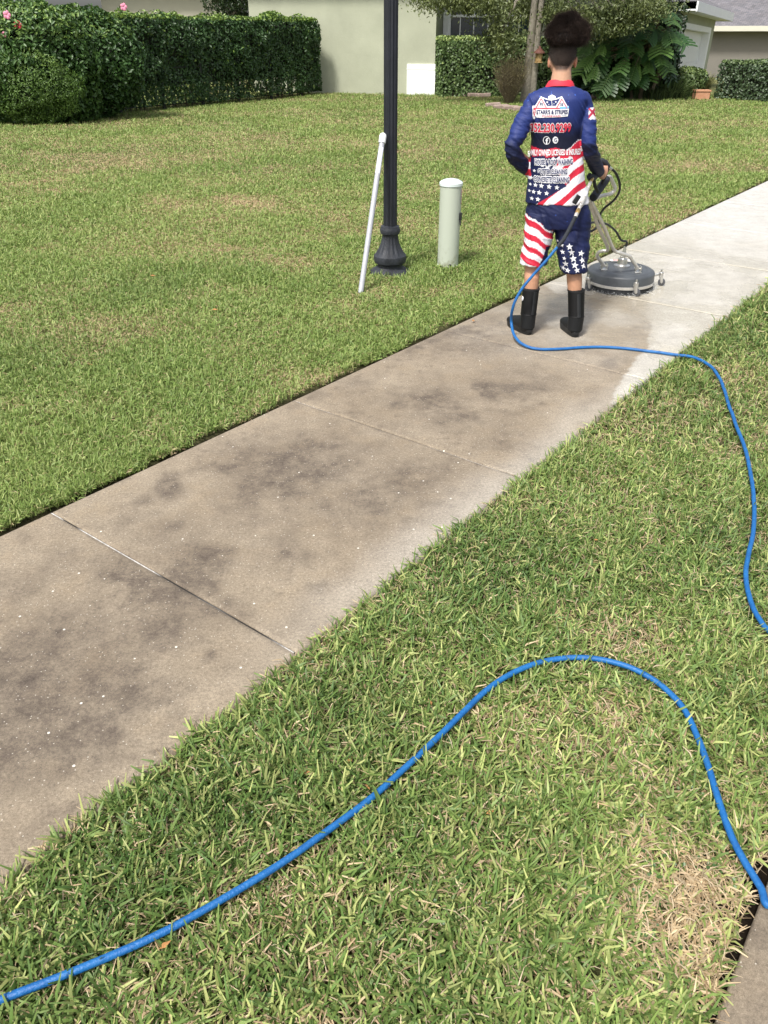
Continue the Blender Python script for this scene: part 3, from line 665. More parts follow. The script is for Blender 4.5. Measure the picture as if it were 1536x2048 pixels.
# soffit and roof over the front
m = MB(); hbox(m, -6.9, .5, -.55, 7.4, 3.4, 3.6); hbox(m, .5, 5.6, 1.1, 7.4, 3.4, 3.6); m.build('eave', M_trim, house, smooth=False)
m = MB(); rz0 = 3.6
V = [HP(-7, -.65, rz0), HP(5.7, -.65, rz0), HP(5.7, 8, rz0), HP(-7, 8, rz0), HP(-3.5, 3.5, 5.6), HP(3.5, 3.5, 5.6)]
m.add(V, [(0, 1, 5, 4), (1, 2, 5), (2, 3, 4, 5), (3, 0, 4), (3, 2, 1, 0)]); m.build('roof', M_roof, house, smooth=False)
# garage wing: its front recedes to the right
B2 = np.array([12.35, 34.0]); gd = np.array([math.sin(math.radians(29)), math.cos(math.radians(29))]); A2 = B2 - gd * 8.6; gn = np.array([gd[1], -gd[0]])
def GP(u, n, z, tilt=1): q = A2 + gd * u + gn * n; return (q[0], q[1], z + tilt * .22 * (1 - u / 8.6) * (z > 1))
def gbox(mb, u0, u1, n0, n1, z0, z1):
    mb.add([GP(u, n, z) for z in (z0, z1) for n in (n0, n1) for u in (u0, u1)], [(0, 1, 3, 2), (4, 6, 7, 5), (0, 4, 5, 1), (2, 3, 7, 6), (0, 2, 6, 4), (1, 5, 7, 3)])
m = MB(); gbox(m, 7.85, 8.6, -.35, 0, -.1, 2.12); gbox(m, 2.0, 2.4, -.35, 0, -.1, 2.12); gbox(m, 2.4, 7.85, -.35, 0, 1.86, 2.12); gbox(m, 2.0, 8.6, -5, -.35, -.1, 2.12); m.build('garage_wall', M_stucco, house, smooth=False)
m = MB(); gbox(m, 7.55, 7.85, -.30, .03, -.05, 1.86); gbox(m, 2.4, 2.65, -.30, .03, -.05, 1.86); gbox(m, 2.65, 7.55, -.30, .03, 1.70, 1.86); m.build('door_frame', M_trim, house, smooth=False)
m = MB()
for i in range(4): gbox(m, 2.65, 7.55, -.26, -.215, -.02 + i * .43, .40 + i * .43)
gbox(m, 2.65, 7.55, -.28, -.235, -.02, 1.70); m.build('garage_door', M_white, house, smooth=False)
m = MB(); gbox(m, 1.6, 9.1, -5.2, .48, 2.12, 2.16); gbox(m, 1.6, 9.13, .48, .53, 2.10, 2.36); gbox(m, 9.1, 9.14, -5.2, .48, 2.10, 2.36); m.build('fascia', M_trim, house, smooth=False)
m = MB(); V = [GP(1.6, .53, 2.36), GP(9.13, .53, 2.36), GP(9.13, -5.2, 2.36), GP(1.6, -5.2, 2.36), GP(4.2, -2.4, 3.6), GP(6.4, -2.4, 3.6)]
m.add(V, [(0, 1, 5, 4), (1, 2, 5), (2, 3, 4, 5), (3, 0, 4), (3, 2, 1, 0)]); m.build('garage_roof', M_roof, house, smooth=False)

# neighbour on the right: taupe wall, cream fascia, shingle roof
nh = empty('neighbour_house', (18, 42, 0), 'taupe stucco house with grey shingle roof and cream fascia at the right', 'house')
def N1(u, n, z): q = np.array([13.2, 41.0]) + np.array([.985, -.17]) * u + np.array([.17, .985]) * n; return (q[0], q[1], z)
def nbox(mb, u0, u1, n0, n1, z0, z1): mb.add([N1(u, n, z) for z in (z0, z1) for n in (n0, n1) for u in (u0, u1)], [(0, 2, 3, 1), (4, 5, 7, 6), (0, 1, 5, 4), (2, 6, 7, 3), (0, 4, 6, 2), (1, 3, 7, 5)])
m = MB(); nbox(m, -1, 15, 0, 8, -.1, 1.80); m.build('wall', M_stucco3, nh, smooth=False)
m = MB(); nbox(m, -1.4, 15.4, -.55, -.50, 1.78, 1.98); nbox(m, -1.4, 15.4, -.50, 8.4, 1.80, 1.83); m.build('fascia', M_cream, nh, smooth=False)
m = MB(); V = [N1(-1.4, -.55, 1.98), N1(15.4, -.55, 1.98), N1(15.4, 9, 1.98), N1(-1.4, 9, 1.98), N1(1.5, 4.2, 4.6), N1(12, 4.2, 4.6)]
m.add(V, [(0, 1, 5, 4), (1, 2, 5), (2, 3, 4, 5), (3, 0, 4), (3, 2, 1, 0)]); m.build('roof', M_roof, nh, smooth=False)
# neighbour behind the tall hedge
n2 = empty('neighbour_house', (-9, 38, 0), 'pale beige stucco house seen above the tall hedge at the top left', 'house')
m = MB(); m.box((-9.3, 41, 1.7), (5.0, 5, 3.5)); m.build('wall', M_stucco2, n2, smooth=False)
m = MB(); m.box((-10.0, 41, 3.52), (7.4, 6.2, .18)); m.build('eave', M_trim, n2, smooth=False)
m = MB(); m.add([(-13.8, 37.8, 3.62), (-6.3, 37.8, 3.62), (-6.3, 44.2, 3.62), (-13.8, 44.2, 3.62), (-11.5, 41, 5.6), (-8.5, 41, 5.6)], [(0, 1, 5, 4), (1, 2, 5), (2, 3, 4, 5), (3, 0, 4), (3, 2, 1, 0)]); m.build('roof', M_roof, n2, smooth=False)
n3 = empty('neighbour_house', (-15.5, 32, 0), 'low grey roofed house with white fascia at the far left above the flowering bush', 'house')
m = MB(); m.box((-16.2, 36, .85), (6, 6, 1.75)); m.build('wall', M_stucco2, n3, smooth=False)
m = MB(); m.add([(-20, 32.4, 1.75), (-12.6, 32.4, 2.3), (-12.6, 32.5, 2.3), (-20, 32.5, 1.75), (-20, 32.4, 1.93), (-12.6, 32.4, 2.5), (-12.6, 32.5, 2.5), (-20, 32.5, 1.93)], [(0, 1, 5, 4), (3, 7, 6, 2), (4, 5, 6, 7), (0, 3, 2, 1), (0, 4, 7, 3), (1, 2, 6, 5)]); m.build('fascia', M_trim, n3, smooth=False)
m = MB(); m.add([(-20, 32.4, 1.94), (-12.6, 32.4, 2.51), (-12.6, 40, 3.9), (-20, 40, 3.4)], [(0, 1, 2, 3)]); m.add([(-20, 32.4, 1.93), (-12.6, 32.4, 2.5), (-12.6, 40, 3.85), (-20, 40, 3.35)], [(3, 2, 1, 0)]); m.build('roof', M_roof, n3, smooth=False)

# ------------------------------------------------------------------ trees
def tree(name, base, trunks, crown_c, crown_r, n, size, c1, c2, label, limbs=9, sparse=.34, seed=2, droop=()):
    root = empty(name, (base[0], base[1], 0), label, 'tree')
    m = MB()
    for (dx, lean, r, hh) in trunks:
        P = [(base[0] + dx + lean * t * t, base[1] + .03 * math.sin(t * 5), -.05 + hh * t) for t in np.linspace(0, 1, 9)]
        m.tube(P, [(r * (1.25 if i == 0 else 1) * (1 - .45 * i / 8)) for i in range(9)], 12)
    cc = np.array(crown_c, float); cr = np.array(crown_r, float); top = np.array([base[0], base[1], trunks[0][3] * .85])
    ends = []
    for i in range(limbs):
        v = rng.normal(size=3); v[2] = abs(v[2]) * .5 - .1; v /= np.linalg.norm(v); e = cc + v * cr * .8; mid = (top + e) / 2 + np.array([0, 0, .25]); m.tube(catmull([top, mid, e], 4), list(np.linspace(.07, .012, 9)), 7); ends.append(e)
    for e in droop:
        e = np.array(e); mid = (top + e) / 2 + np.array([0, 0, .5]); m.tube(catmull([top, mid, e], 4), list(np.linspace(.05, .008, 9)), 6); ends.append(e)
    m.build('trunk', M_bark, root)
    v = rng.normal(size=(n, 3)); v /= np.linalg.norm(v, axis=1)[:, None]; rr = rng.random(n) ** .5
    C = cc + v * cr * rr[:, None]
    if droop:
        nd = 26000; e = np.array(droop)[rng.integers(0, len(droop), nd)]; Cd = e + rng.normal(size=(nd, 3)) * np.array([.34, .42, .15]); C = np.concatenate([C, Cd])
    cl = fbm(C, .55, 3, seed); k = rng.random(len(C)) < sstep(sparse, sparse + .22, cl); C = C[k]
    col = mixc(c1, c2, np.clip(fbm(C, .8, 2, seed + 9) * .7 + .5 * rng.random(len(C)) - .1, 0, 1))
    leaf_cloud('crown', C, size * (.7 + .6 * rng.random(len(C))), None, 1, .42, col, parent=root, droop=.6); return root
tb = G(1056, 204)
dr = [W(a, b, y) for a, b, y in ((868, -2, 25.2), (905, 0, 25.6), (960, 5, 25.3), (1000, 32, 25.5), (1000, 72, 25.3), (1098, 38, 26.4), (1125, 20, 25.3), (1200, 25, 25.6), (1250, 35, 25.5), (1300, 12, 25.6), (940, -8, 25.0), (1050, 15, 26.6), (1000, 82, 25.2), (1150, 35, 25.5), (1225, 48, 25.6), (1180, 50, 25.9), (1080, 12, 26.6), (985, 8, 25.2), (1270, 20, 25.4))]
tr = tree('oak_tree', tb, [(-.075, .02, .145, 3.1), (.095, .05, .125, 3.0)], (tb[0] + .9, tb[1] + .1, 3.85), (3.0, 2.0, 1.6), 9000, .09, (.055, .085, .028), (.19, .22, .075), 'twin trunked tree with small olive leaves in front of the window hedge', droop=dr, sparse=.30)
tree('dark_tree', (-5.6, 34, 0), [(0, 0, .15, 2.4)], (-5.55, 34, 3.2), (1.25, 1.2, 1.5), 9000, .12, (.012, .03, .01), (.05, .085, .025), 'dark leafy tree behind the hedge between the two stucco houses', limbs=5, sparse=.25, seed=77)

# hanging feeder on the trunk
fq = W(1078, 112, tb[1] - .25)
fe = empty('bird_feeder', tuple(fq), 'small tan bird feeder with a rust red pointed roof hanging beside the trunk', 'bird feeder')
m = MB(); m.lathe([(.085, -.14), (.095, -.12), (.10, .06), (.09, .07)], 6, fq); m.lathe([(.125, -.165), (.125, -.14)], 12, fq); m.build('body', M_tan, fe, sharp=20)
m = MB(); m.lathe([(.165, .065), (.16, .085), (.07, .17), (.05, .18), (.03, .23), (.012, .25)], 12, fq); m.build('roof', M_rust, fe, sharp=20)
m = MB(); m.tube([fq + np.array([0, 0, .24]), fq + np.array([-.02, .05, .9])], .006, 5); m.build('hanger', M_fence, fe)

# twiggy shrub
def twiggy():
    c = G(1018, 207); root = empty('twiggy_shrub', tuple(c), 'brownish twiggy shrub left of the tree trunk inside the stone ring', 'shrub'); n = 420
    m = MB()
    for i in range(n):
        an = random.random() * 6.283; sp = random.random() ** .6; hgt = .5 + .65 * random.random(); q = np.array([math.cos(an) * sp, math.sin(an) * sp, 0])
        P = [c + q * .09, c + q * .22 + [0, 0, hgt * .35], c + q * .42 + [0, 0, hgt * .75], c + q * (.5 + .1 * random.random()) + [0, 0, hgt]]
        m.tube(P, [.007, .006, .004, .002], 3, cap=False)
    m.build('stems', M_twig, root)
    nl = 9000; v = rng.normal(size=(nl, 3)) * np.array([.25, .22, .30]) + c + [0, 0, .62]; r_ = np.hypot(v[:, 0] - c[0], v[:, 1] - c[1]); v = v[(v[:, 2] > .1) & (r_ < .12 + v[:, 2] * .55)]
    leaf_cloud('foliage', v, .028 + .02 * rng.random(len(v)), None, 1, .3, mixc((.12, .11, .05), (.30, .25, .12), rng.random(len(v))), parent=root)
twiggy()

# split-leaf philodendron: big lobed leaves on arching stalks
def philo():
    c = np.array([G(1262, 190)[0] - .1, 27.2, 0]); root = empty('split_leaf_philodendron', tuple(c), 'large plant with big deeply split glossy leaves left of the garage door', 'plant')
    ms = MB()
    for i in range(7):
        an = i * .9; q = np.array([math.cos(an) * .35, math.sin(an) * .25, 0]); ms.tube([c + q, c + q * 1.4 + [0, 0, .5], c + q * 1.7 + [0, 0, 1.0]], [.07, .06, .04], 8)
    Vv, Ff, Cc = [], [], []; b0 = 0
    px = [(1185, 90), (1222, 70), (1215, 115), (1245, 100), (1268, 78), (1290, 105), (1310, 60), (1330, 92), (1345, 70), (1300, 130), (1270, 140), (1240, 140), (1195, 140), (1325, 120), (1280, 40), (1330, 30), (1240, 45), (1300, 20), (1210, 40), (1230, 160), (1290, 150), (1180, 120), (1320, 10), (1265, 60), (1215, 160), (1250, 125), (1200, 100)]
    for rep in range(4):
        for (a, b) in px:
            tip = W(a + random.uniform(-9, 9), b + random.uniform(-8, 8), 26.0 + rep * .38 + random.random() * .5); o = c + np.array([0, .1, .9]); out = tip - o; out[2] *= .6
            if np.linalg.norm(out) < .2: continue
            out /= np.linalg.norm(out); Ld = .36 + .5 * random.random()
            ax = out * .6 + np.array([random.uniform(-.25, .25), -.2, -.75]); ax /= np.linalg.norm(ax)
            nrm = np.array([out[0] * .5 + random.uniform(-.3, .3), -.75, .65 + random.uniform(-.2, .2)]); nrm -= ax * nrm.dot(ax); nrm /= np.linalg.norm(nrm); sdv = np.cross(nrm, ax)
            base = tip - ax * Ld * .35
            ms.tube(catmull([c + np.array([0, 0, .8]), (c + base) / 2 + np.array([0, 0, .75]), base], 3), .014, 5)
            lobes = random.choice((6, 7, 8, 9)); col = np.array(mixc((.022, .07, .016), (.13, .24, .05), [random.random() ** 2.2])[0])
            pts = [base]; 
            for k in range(lobes):           # each lobe is a finger, both sides, with gaps
                t0 = k / lobes; t1 = (k + .60) / lobes
                wdt = Ld * .46 * math.sin(math.pi * (.16 + .80 * (1 - t0) ** .8)) ** .8; sweep = .10 + .42 * t0
                for sg in (-1, 1):
                    pa = base + ax * Ld * t0; pb = base + ax * Ld * t1
                    e1_ = base + ax * Ld * (t0 + sweep * .55) + sdv * sg * wdt + nrm * (-.10 * wdt); e2_ = base + ax * Ld * (t1 + sweep * .55) + sdv * sg * wdt * .93 + nrm * (-.12 * wdt)
                    ma = (pa * .5 + e1_ * .5) + nrm * .03; mb_ = (pb * .5 + e2_ * .5) + nrm * .03 + ax * .02
                    Vv += [pa, pb, mb_, ma, e2_, e1_, (e1_ + e2_) / 2 + sdv * sg * .04]; Ff += [(b0, b0 + 1, b0 + 2, b0 + 3), (b0 + 3, b0 + 2, b0 + 4, b0 + 5)]; Cc += [col] * 7; b0 += 7
            # midrib strip
            for k in range(1):
                Vv += [base - sdv * .012, base + sdv * .012, base + ax * Ld * 1.0 + sdv * .006, base + ax * Ld * 1.0 - sdv * .006]; Ff.append((b0, b0 + 1, b0 + 2, b0 + 3)); Cc += [np.array([.16, .22, .07])] * 4; b0 += 4
    np_mesh('leaves', np.array(Vv), [np.array(Ff)], M_leaf, root, col=np.array(Cc), smooth=False); ms.build('stalks', M_twig, root)
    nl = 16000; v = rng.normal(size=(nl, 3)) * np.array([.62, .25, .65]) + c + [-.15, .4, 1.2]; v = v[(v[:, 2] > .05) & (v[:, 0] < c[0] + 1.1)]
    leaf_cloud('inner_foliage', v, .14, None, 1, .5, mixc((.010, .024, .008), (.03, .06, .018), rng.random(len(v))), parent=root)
philo()
bush('dark_bush', (7.3, 27.75, 1.1), (1.45, .5, 1.4), 13000, .14, (.012, .03, .010), (.05, .10, .028), (.10, .17, .04), 'dark dense bush directly behind the split leaf plant', seed=66)
# dark bush behind the person, linking hedge and philodendron
p = G(1190, 190); bush('dark_bush', (p[0] - .2, p[1] + .7, 1.0), (1.2, .6, 1.3), 14000, .13, (.012, .03, .010), (.045, .09, .025), (.10, .17, .04), 'shaded bush between the window hedge and the split leaf plant', seed=61)

def strappy(name, c, n, h, sp, c1, c2, label, group=None):
    P = np.stack([c[0] + rng.normal(size=n) * sp * .3, c[1] + rng.normal(size=n) * sp * .3], 1); yaw = np.arctan2(P[:, 1] - c[1], P[:, 0] - c[0]) + rng.normal(size=n) * .5
    o = blades(name, P, h * (.7 + .5 * rng.random(n)), np.full(n, .028), .25 + .55 * rng.random(n), yaw, mixc(c1, c2, rng.random(n)), np.full(n, -.02)); o['label'] = label; o['category'] = 'plant'; del o['kind']
    if group: o['group'] = group
strappy('strap_leaf_plant', G(1190, 191), 420, .75, .7, (.03, .06, .02), (.10, .16, .05), 'strappy green plant behind the grey bowl pot')
strappy('strap_leaf_plant', G(1256, 195), 420, .6, .8, (.04, .09, .04), (.12, .20, .08), 'strappy plant under the split leaf plant, right of the grey bowl pot')
strappy('strap_leaf_plant', G(1335, 195), 360, .55, .8, (.05, .09, .03), (.17, .22, .07), 'strappy plant in front of the small round shrub left of the terracotta pot')
strappy('strap_leaf_plant', G(1398, 192), 200, .62, .35, (.10, .12, .04), (.24, .24, .10), 'sparse yellowish grass growing behind the terracotta pot')
strappy('strap_leaf_plant', G(1312, 196), 600, .38, 1.3, (.02, .035, .015), (.07, .10, .035), 'low dark ground plants along the bed edge below the split leaf plant')
p = G(1362, 192); bush('round_shrub', (p[0], p[1] - .1, .42), (.74, .45, .40), 6500, .06, (.05, .09, .03), (.15, .22, .07), (.3, .38, .11), 'small round green shrub before the garage door', seed=71, asp=.7)

p = G(1208, 193); m = MB(); m.lathe([(.13, 0), (.15, .02), (.20, .12), (.225, .15), (.225, .165), (.20, .165), (.17, .12), (.0001, .11)], 24, p); o = m.build('plant_pot', M_pot); tag(o, 'shallow grey bowl pot at the edge of the planting bed', 'plant pot')
p = G(1401, 197); m = MB(); m.box(p + np.array([0, 0, .10]), (.44, .30, .24)); m.box(p + np.array([0, 0, .215]), (.48, .34, .05)); o = m.build('planter', M_terra, smooth=False, bevel=.01); tag(o, 'rectangular terracotta planter at the right end of the bed', 'planter')
# stone edging
def stones(px, z, group, label):
    for i, (a, b) in enumerate(px):
        p = G(a, b); m = MB(); m.box((0, 0, .05), (.34 + .1 * random.random(), .17, .11)); o = m.build('edging_stone', M_stone, smooth=False, bevel=.025); o.location = (p[0], p[1], -.01); o.rotation_euler = (random.uniform(-.06, .06), random.uniform(-.06, .06), random.uniform(-.25, .25)); tag(o, label, 'edging stone', group)
stones([(986, 213), (1002, 217), (1021, 219), (1041, 221), (1060, 221), (1080, 220)], 0, 'stones around the twiggy shrub', 'brown edging stone in the low ring around the twiggy shrub and trunk')
stones([(888, 189), (908, 191), (928, 192), (948, 193), (968, 193)], 0, 'stones along the window hedge', 'brown edging stone along the foot of the hedge under the window')
stones([(1196, 195), (1216, 195), (1236, 194)], 0, 'stones below the bowl pot', 'brown edging stone in front of the grey bowl pot')

# ------------------------------------------------------------------ lamp post, pipe, bollard
lp = G(780, 549, -.02); lp[1] += .06
post = empty('street_lamp', tuple(lp), 'black fluted lamp post with a flared ornamental base standing in the lawn', 'street lamp')
hpx = lambda r: W(780, r, lp[1])[2]
zb = [(549, .186), (544, .184), (540, .170), (534, .120), (531, .106), (527, .106), (523, .135), (517, .142), (510, .138), (506, .122), (502, .112), (495, .096), (486, .080), (477, .071), (471, .069), (468, .069), (466, .082), (461, .086), (457, .084), (455, .080), (452, .078), (450, .060)]
m = MB(); prof = [(r, hpx(py) - lp[2]) for py, r in zb]; prof = [(.184, -.05)] + prof
m.lathe(prof, 96, lp, flute=(16, hpx(504) - lp[2], hpx(469) - lp[2], .07)); m.build('base', M_blackdirty, post, sharp=28)
m = MB(); z0 = hpx(451) - lp[2]; m.lathe([(.060, z0 - .02), (.060, z0), (.056, z0 + .5), (.055, 2.2), (.050, 3.7), (.046, 3.9)], 96, lp, flute=(12, z0, 3.9, .13)); m.build('shaft', M_black, post, sharp=60)
m = MB(); m.lathe([(.05, 3.88), (.09, 3.9), (.10, 3.95), (.06, 4.0)], 24, lp); m.lathe([(.06, 4.6), (.20, 4.55), (.17, 4.68), (.05, 4.82), (.02, 4.95)], 24, lp); m.build('lamp_head', M_black, post)
m = MB(); m.lathe([(.10, 3.98), (.17, 4.2), (.20, 4.45), (.18, 4.56)], 24, lp); m.build('lamp_globe', M_white, post)

f0 = G(721, 588, -.02); f1 = W(766, 272, lp[1] - .075)
pp = empty('pvc_pipe', tuple(f0), 'white plastic pipe with a cap leaning against the black lamp post', 'pipe')
m = MB(); m.tube([f0, f0 + (f1 - f0) * .5, f1], .0215, 16); m.build('tube', M_pvc, pp)
dd = (f1 - f0) / np.linalg.norm(f1 - f0); m = MB(); m.tube([f1 - dd * .055, f1 - dd * .05, f1 + dd * .0, f1 + dd * .012, f1 + dd * .02], [.027, .0285, .0285, .024, .014], 20); m.build('cap', M_white, pp)
m = MB(); rr = np.cross(dd, [0, 1, 0]); rr /= np.linalg.norm(rr); q0 = f0 + dd * .94; m.tube([q0 - np.array([0, .0025, 0]), f1 - dd * .09 - np.array([0, .0025, 0])], [(.0205, .0205)] * 2, 10); m.build('sticker', mat('pale_sticker', (.72, .75, .80), .5), pp)

bl = G(896, 537, -.02); bl[1] += .05
bo = empty('utility_pedestal', tuple(bl), 'pale green cylindrical utility pedestal with a domed cap in the lawn', 'utility pedestal')
def bol_mat():
    m = bpy.data.materials.new('pale_green_plastic'); m.use_nodes = True; t = m.node_tree; N = t.nodes; L = t.links; b = N['Principled BSDF']; b.inputs['Roughness'].default_value = .45
    tc = N.new('ShaderNodeTexCoord'); sp = N.new('ShaderNodeSeparateXYZ'); L.new(tc.outputs['Object'], sp.inputs[0])
    n = N.new('ShaderNodeTexNoise'); n.inputs['Scale'].default_value = 14; n.inputs['Detail'].default_value = 9; n.inputs['Roughness'].default_value = .75; L.new(tc.outputs['Object'], n.inputs['Vector'])
    mr = N.new('ShaderNodeMapRange'); mr.inputs[1].default_value = bl[2] + .34; mr.inputs[2].default_value = bl[2]; mr.inputs[3].default_value = 0; mr.inputs[4].default_value = .26; L.new(sp.outputs[2], mr.inputs[0])
    ad = N.new('ShaderNodeMath'); ad.operation = 'ADD'; L.new(n.outputs['Fac'], ad.inputs[0]); L.new(mr.outputs[0], ad.inputs[1])
    r = N.new('ShaderNodeValToRGB'); r.color_ramp.elements[0].position = .70; r.color_ramp.elements[1].position = .86; r.color_ramp.elements[0].color = (.44, .48, .40, 1); r.color_ramp.elements[1].color = (.27, .28, .20, 1)
    L.new(ad.outputs[0], r.inputs[0]); L.new(r.outputs[0], b.inputs['Base Color']); return m
hb_ = W(896, 368, bl[1])[2] - bl[2]
m = MB(); m.lathe([(.096, -.04), (.096, .025), (.092, .03), (.092, hb_), (.085, hb_ + .002)], 40, bl); m.build('body', bol_mat(), bo)
m = MB(); m.lathe([(.094, hb_ - .012), (.098, hb_ - .010), (.099, hb_ + .012), (.090, hb_ + .022), (.06, hb_ + .036), (.02, hb_ + .044), (.001, hb_ + .045)], 40, bl); m.build('cap', mat('pale_cap', (.66, .74, .72), .4, noise=.08, nscale=14), bo)
m = MB(); 
def cyl_patch(mb, c, r, a0, a1, z0, z1, n=8, mi=0):
    V = []; 
    for i in range(n + 1):
        an = a0 + (a1 - a0) * i / n
        for z in (z0, z1): V.append((c[0] + r * math.cos(an), c[1] + r * math.sin(an), c[2] + z))
    mb.add(V, [(2 * i, 2 * i + 2, 2 * i + 3, 2 * i + 1) for i in range(n)], mi)
M_ink_red = mat('red_ink', (.55, .05, .05), .6); M_ink_wht = mat('white_ink', (.75, .75, .73), .6)
cyl_patch(m, bl, .0932, -.42, .05, hb_ - .15, hb_ - .04, mi=0); cyl_patch(m, bl, .0936, -.38, .0, hb_ - .145, hb_ - .045, mi=1)
for k in range(6): cyl_patch(m, bl, .0940, -.35, -.04, hb_ - .14 + k * .015, hb_ - .134 + k * .015, mi=0)
m.build('warning_label', [M_ink_red, M_ink_wht], bo, smooth=False)
m = MB(); q = bl + np.array([.085, -.04, hb_ - .25]); m.box(q, (.03, .03, .06)); m.tube([q + [0, -.01, -.03], q + [.005, -.02, -.07]], .008, 6); m.build('lock', M_fence, bo, smooth=False, bevel=.004)
m = MB(); q = bl + np.array([.012, -.094, .035]); m.ell(q, (.014, .006, .014), 10); m.build('latch', M_fence, bo)

# fallen leaves on the near grass
M_dl = mat('dry_leaf', (.42, .20, .07), .8, noise=.35, nscale=60)
for (a, b, rz_, L_) in ((610, 1545, .3, .03), (700, 1520, 1.2, .03), (330, 1890, .8, .03), (1192, 1080, .2, .02), (860, 1405, 1.9, .03), (735, 1575, 2.2, .022), (980, 1625, .5, .026)):
    p = G(a, b, .02); m = MB(); m.add([(-.5 * L_, 0, 0), (-.1 * L_, .2 * L_, .003), (.5 * L_, 0, .004), (-.1 * L_, -.2 * L_, .003)], [(0, 3, 2), (0, 2, 1)]); o = m.build('fallen_leaf', M_dl, smooth=False); o.location = tuple(p); o.rotation_euler = (.3, .2, rz_); tag(o, 'small orange brown dry leaf lying on the grass strip', 'leaf', 'dry leaves on the grass strip')

for (a, b, rz_) in ((306, 552, .4), (946, 642, 1.4), (560, 330, 2.), (820, 262, .7), (180, 730, 2.6), (430, 620, .2)):
    p = G(a, b, .012); L_ = .045; m = MB(); m.add([(-.5 * L_, 0, 0), (-.1 * L_, .24 * L_, .006), (.5 * L_, 0, .008), (-.1 * L_, -.24 * L_, .006)], [(0, 3, 2), (0, 2, 1)]); o = m.build('fallen_leaf', M_dl, smooth=False); o.location = tuple(p); o.rotation_euler = (.3, .2, rz_); tag(o, 'small dry brown leaf lying on the big lawn left of the sidewalk', 'leaf', 'dry leaves on the big lawn')
# ------------------------------------------------------------------ hose
hz = MB(); hz.tube(hose_c + (fbm(hose_c, .09, 2, 3)[:, None] - .5) * np.array([.006, .006, .002]), .0091, 14); ho = hz.build('hose', M_hose); tag(ho, 'long blue pressure hose looping over the sidewalk and the near grass', 'hose')

# ------------------------------------------------------------------ person
FACE = math.radians(9); fw = np.array([math.sin(FACE), math.cos(FACE), 0]); rt = np.array([math.cos(FACE), -math.sin(FACE), 0])
PY = 5.2
def voxel(mb, size, smooth=4, fac=.5):
    me = bpy.data.meshes.new('t'); me.from_pydata(mb.v, [], mb.f); o = link('t', me)
    r = o.modifiers.new('r', 'REMESH'); r.mode = 'VOXEL'; r.voxel_size = size
    if smooth: s_ = o.modifiers.new('s', 'SMOOTH'); s_.iterations = smooth; s_.factor = fac
    dg = bpy.context.evaluated_depsgraph_get(); e = o.evaluated_get(dg).to_mesh()
    V = np.empty(len(e.vertices) * 3, np.float32); e.vertices.foreach_get('co', V); V = V.reshape(-1, 3).astype(float)
    Nn = np.empty(len(e.vertices) * 3, np.float32); e.vertices.foreach_get('normal', Nn); Nn = Nn.reshape(-1, 3).astype(float)
    n = len(e.polygons); li = np.empty(len(e.loops), np.int32); e.loops.foreach_get('vertex_index', li)
    tot = np.empty(n, np.int32); e.polygons.foreach_get('loop_total', tot); stt = np.empty(n, np.int32); e.polygons.foreach_get('loop_start', stt)
    faces = []
    for k in (3, 4):
        ii = np.where(tot == k)[0]
        if len(ii): faces.append(li[stt[ii][:, None] + np.arange(k)])
    o.evaluated_get(dg).to_mesh_clear(); bpy.data.objects.remove(o); bpy.data.meshes.remove(me); return V, Nn, faces
def row_of(z, y=5.1):
    q = (z - H) / y; return 1024 - F * (ST + q * CT) / (CT - q * ST)
def mpp(row, y=PY): v = 1024 - row; return y / (F * CT + v * ST)
def CW(row, l, r, y=PY):
    """centre and half width (metres) for a silhouette row"""
    c = W((l + r) / 2, row, y); return c, (r - l) / 2 * mpp(row, y)

pc = G(1100, 670)
person = empty('person', (1.08, 5.15, 0), 'young man seen from behind in navy flag-print shirt and shorts, black boots, curly top bun', 'person')
# ---- skin: one continuous surface
B = MB()
hc = W(1124.5, 113, 5.235); 
tilt = .12
B.ell(hc + [0, .012, .0], (.074, .094, .105), 24); B.ell(hc + fw * .035 + [0, 0, -.055], (.055, .06, .06), 16)        # cranium, jaw
B.ell(hc + fw * .093 + [0, 0, -.03], (.012, .02, .022), 10); B.ell(hc + fw * .085 + [0, 0, -.068], (.024, .014, .009), 10); B.ell(hc + fw * .07 + [0, 0, -.098], (.026, .02, .018), 10)   # nose, lips, chin
nb = W(1121, 172, 5.21)
B.tube([hc + [0, -.012, -.03], (hc + nb) / 2 + [0, -.012, 0], nb], [(.056), (.054), (.066)], 20)
for sg, px in ((-1, 1098.5), (1, 1151)):
    e = W(px, 124, 5.235); B.ell(e, (.010, .020, .032), 12)
sp = CW(205, 1066, 1168); B.loft([(*CW(r, l, q)[0][:2], CW(r, l, q)[0][2], CW(r, l, q)[1], b) for r, l, q, b in ((400, 1070, 1160, .085), (350, 1072, 1156, .08), (300, 1074, 1150, .08), (240, 1072, 1156, .09), (205, 1070, 1166, .09), (188, 1084, 1152, .06), (175, 1102, 1140, .05))], 24, rz=-FACE)
Lsh, Lel, Lwr = W(1070, 202, 5.2), W(1022, 298, 5.13), W(1082, 352, 5.36)
Rsh, Rel, Rwr = W(1168, 202, 5.2), W(1177, 292, 5.14), W(1197, 342, 5.37)
B.tube([Lsh, (Lsh + Lel) / 2, Lel, (Lel + Lwr) / 2, Lwr], [.045, .042, .036, .034, .026], 16); B.tube([Rsh, (Rsh + Rel) / 2, Rel, (Rel + Rwr) / 2, Rwr], [.045, .042, .036, .034, .026], 16)
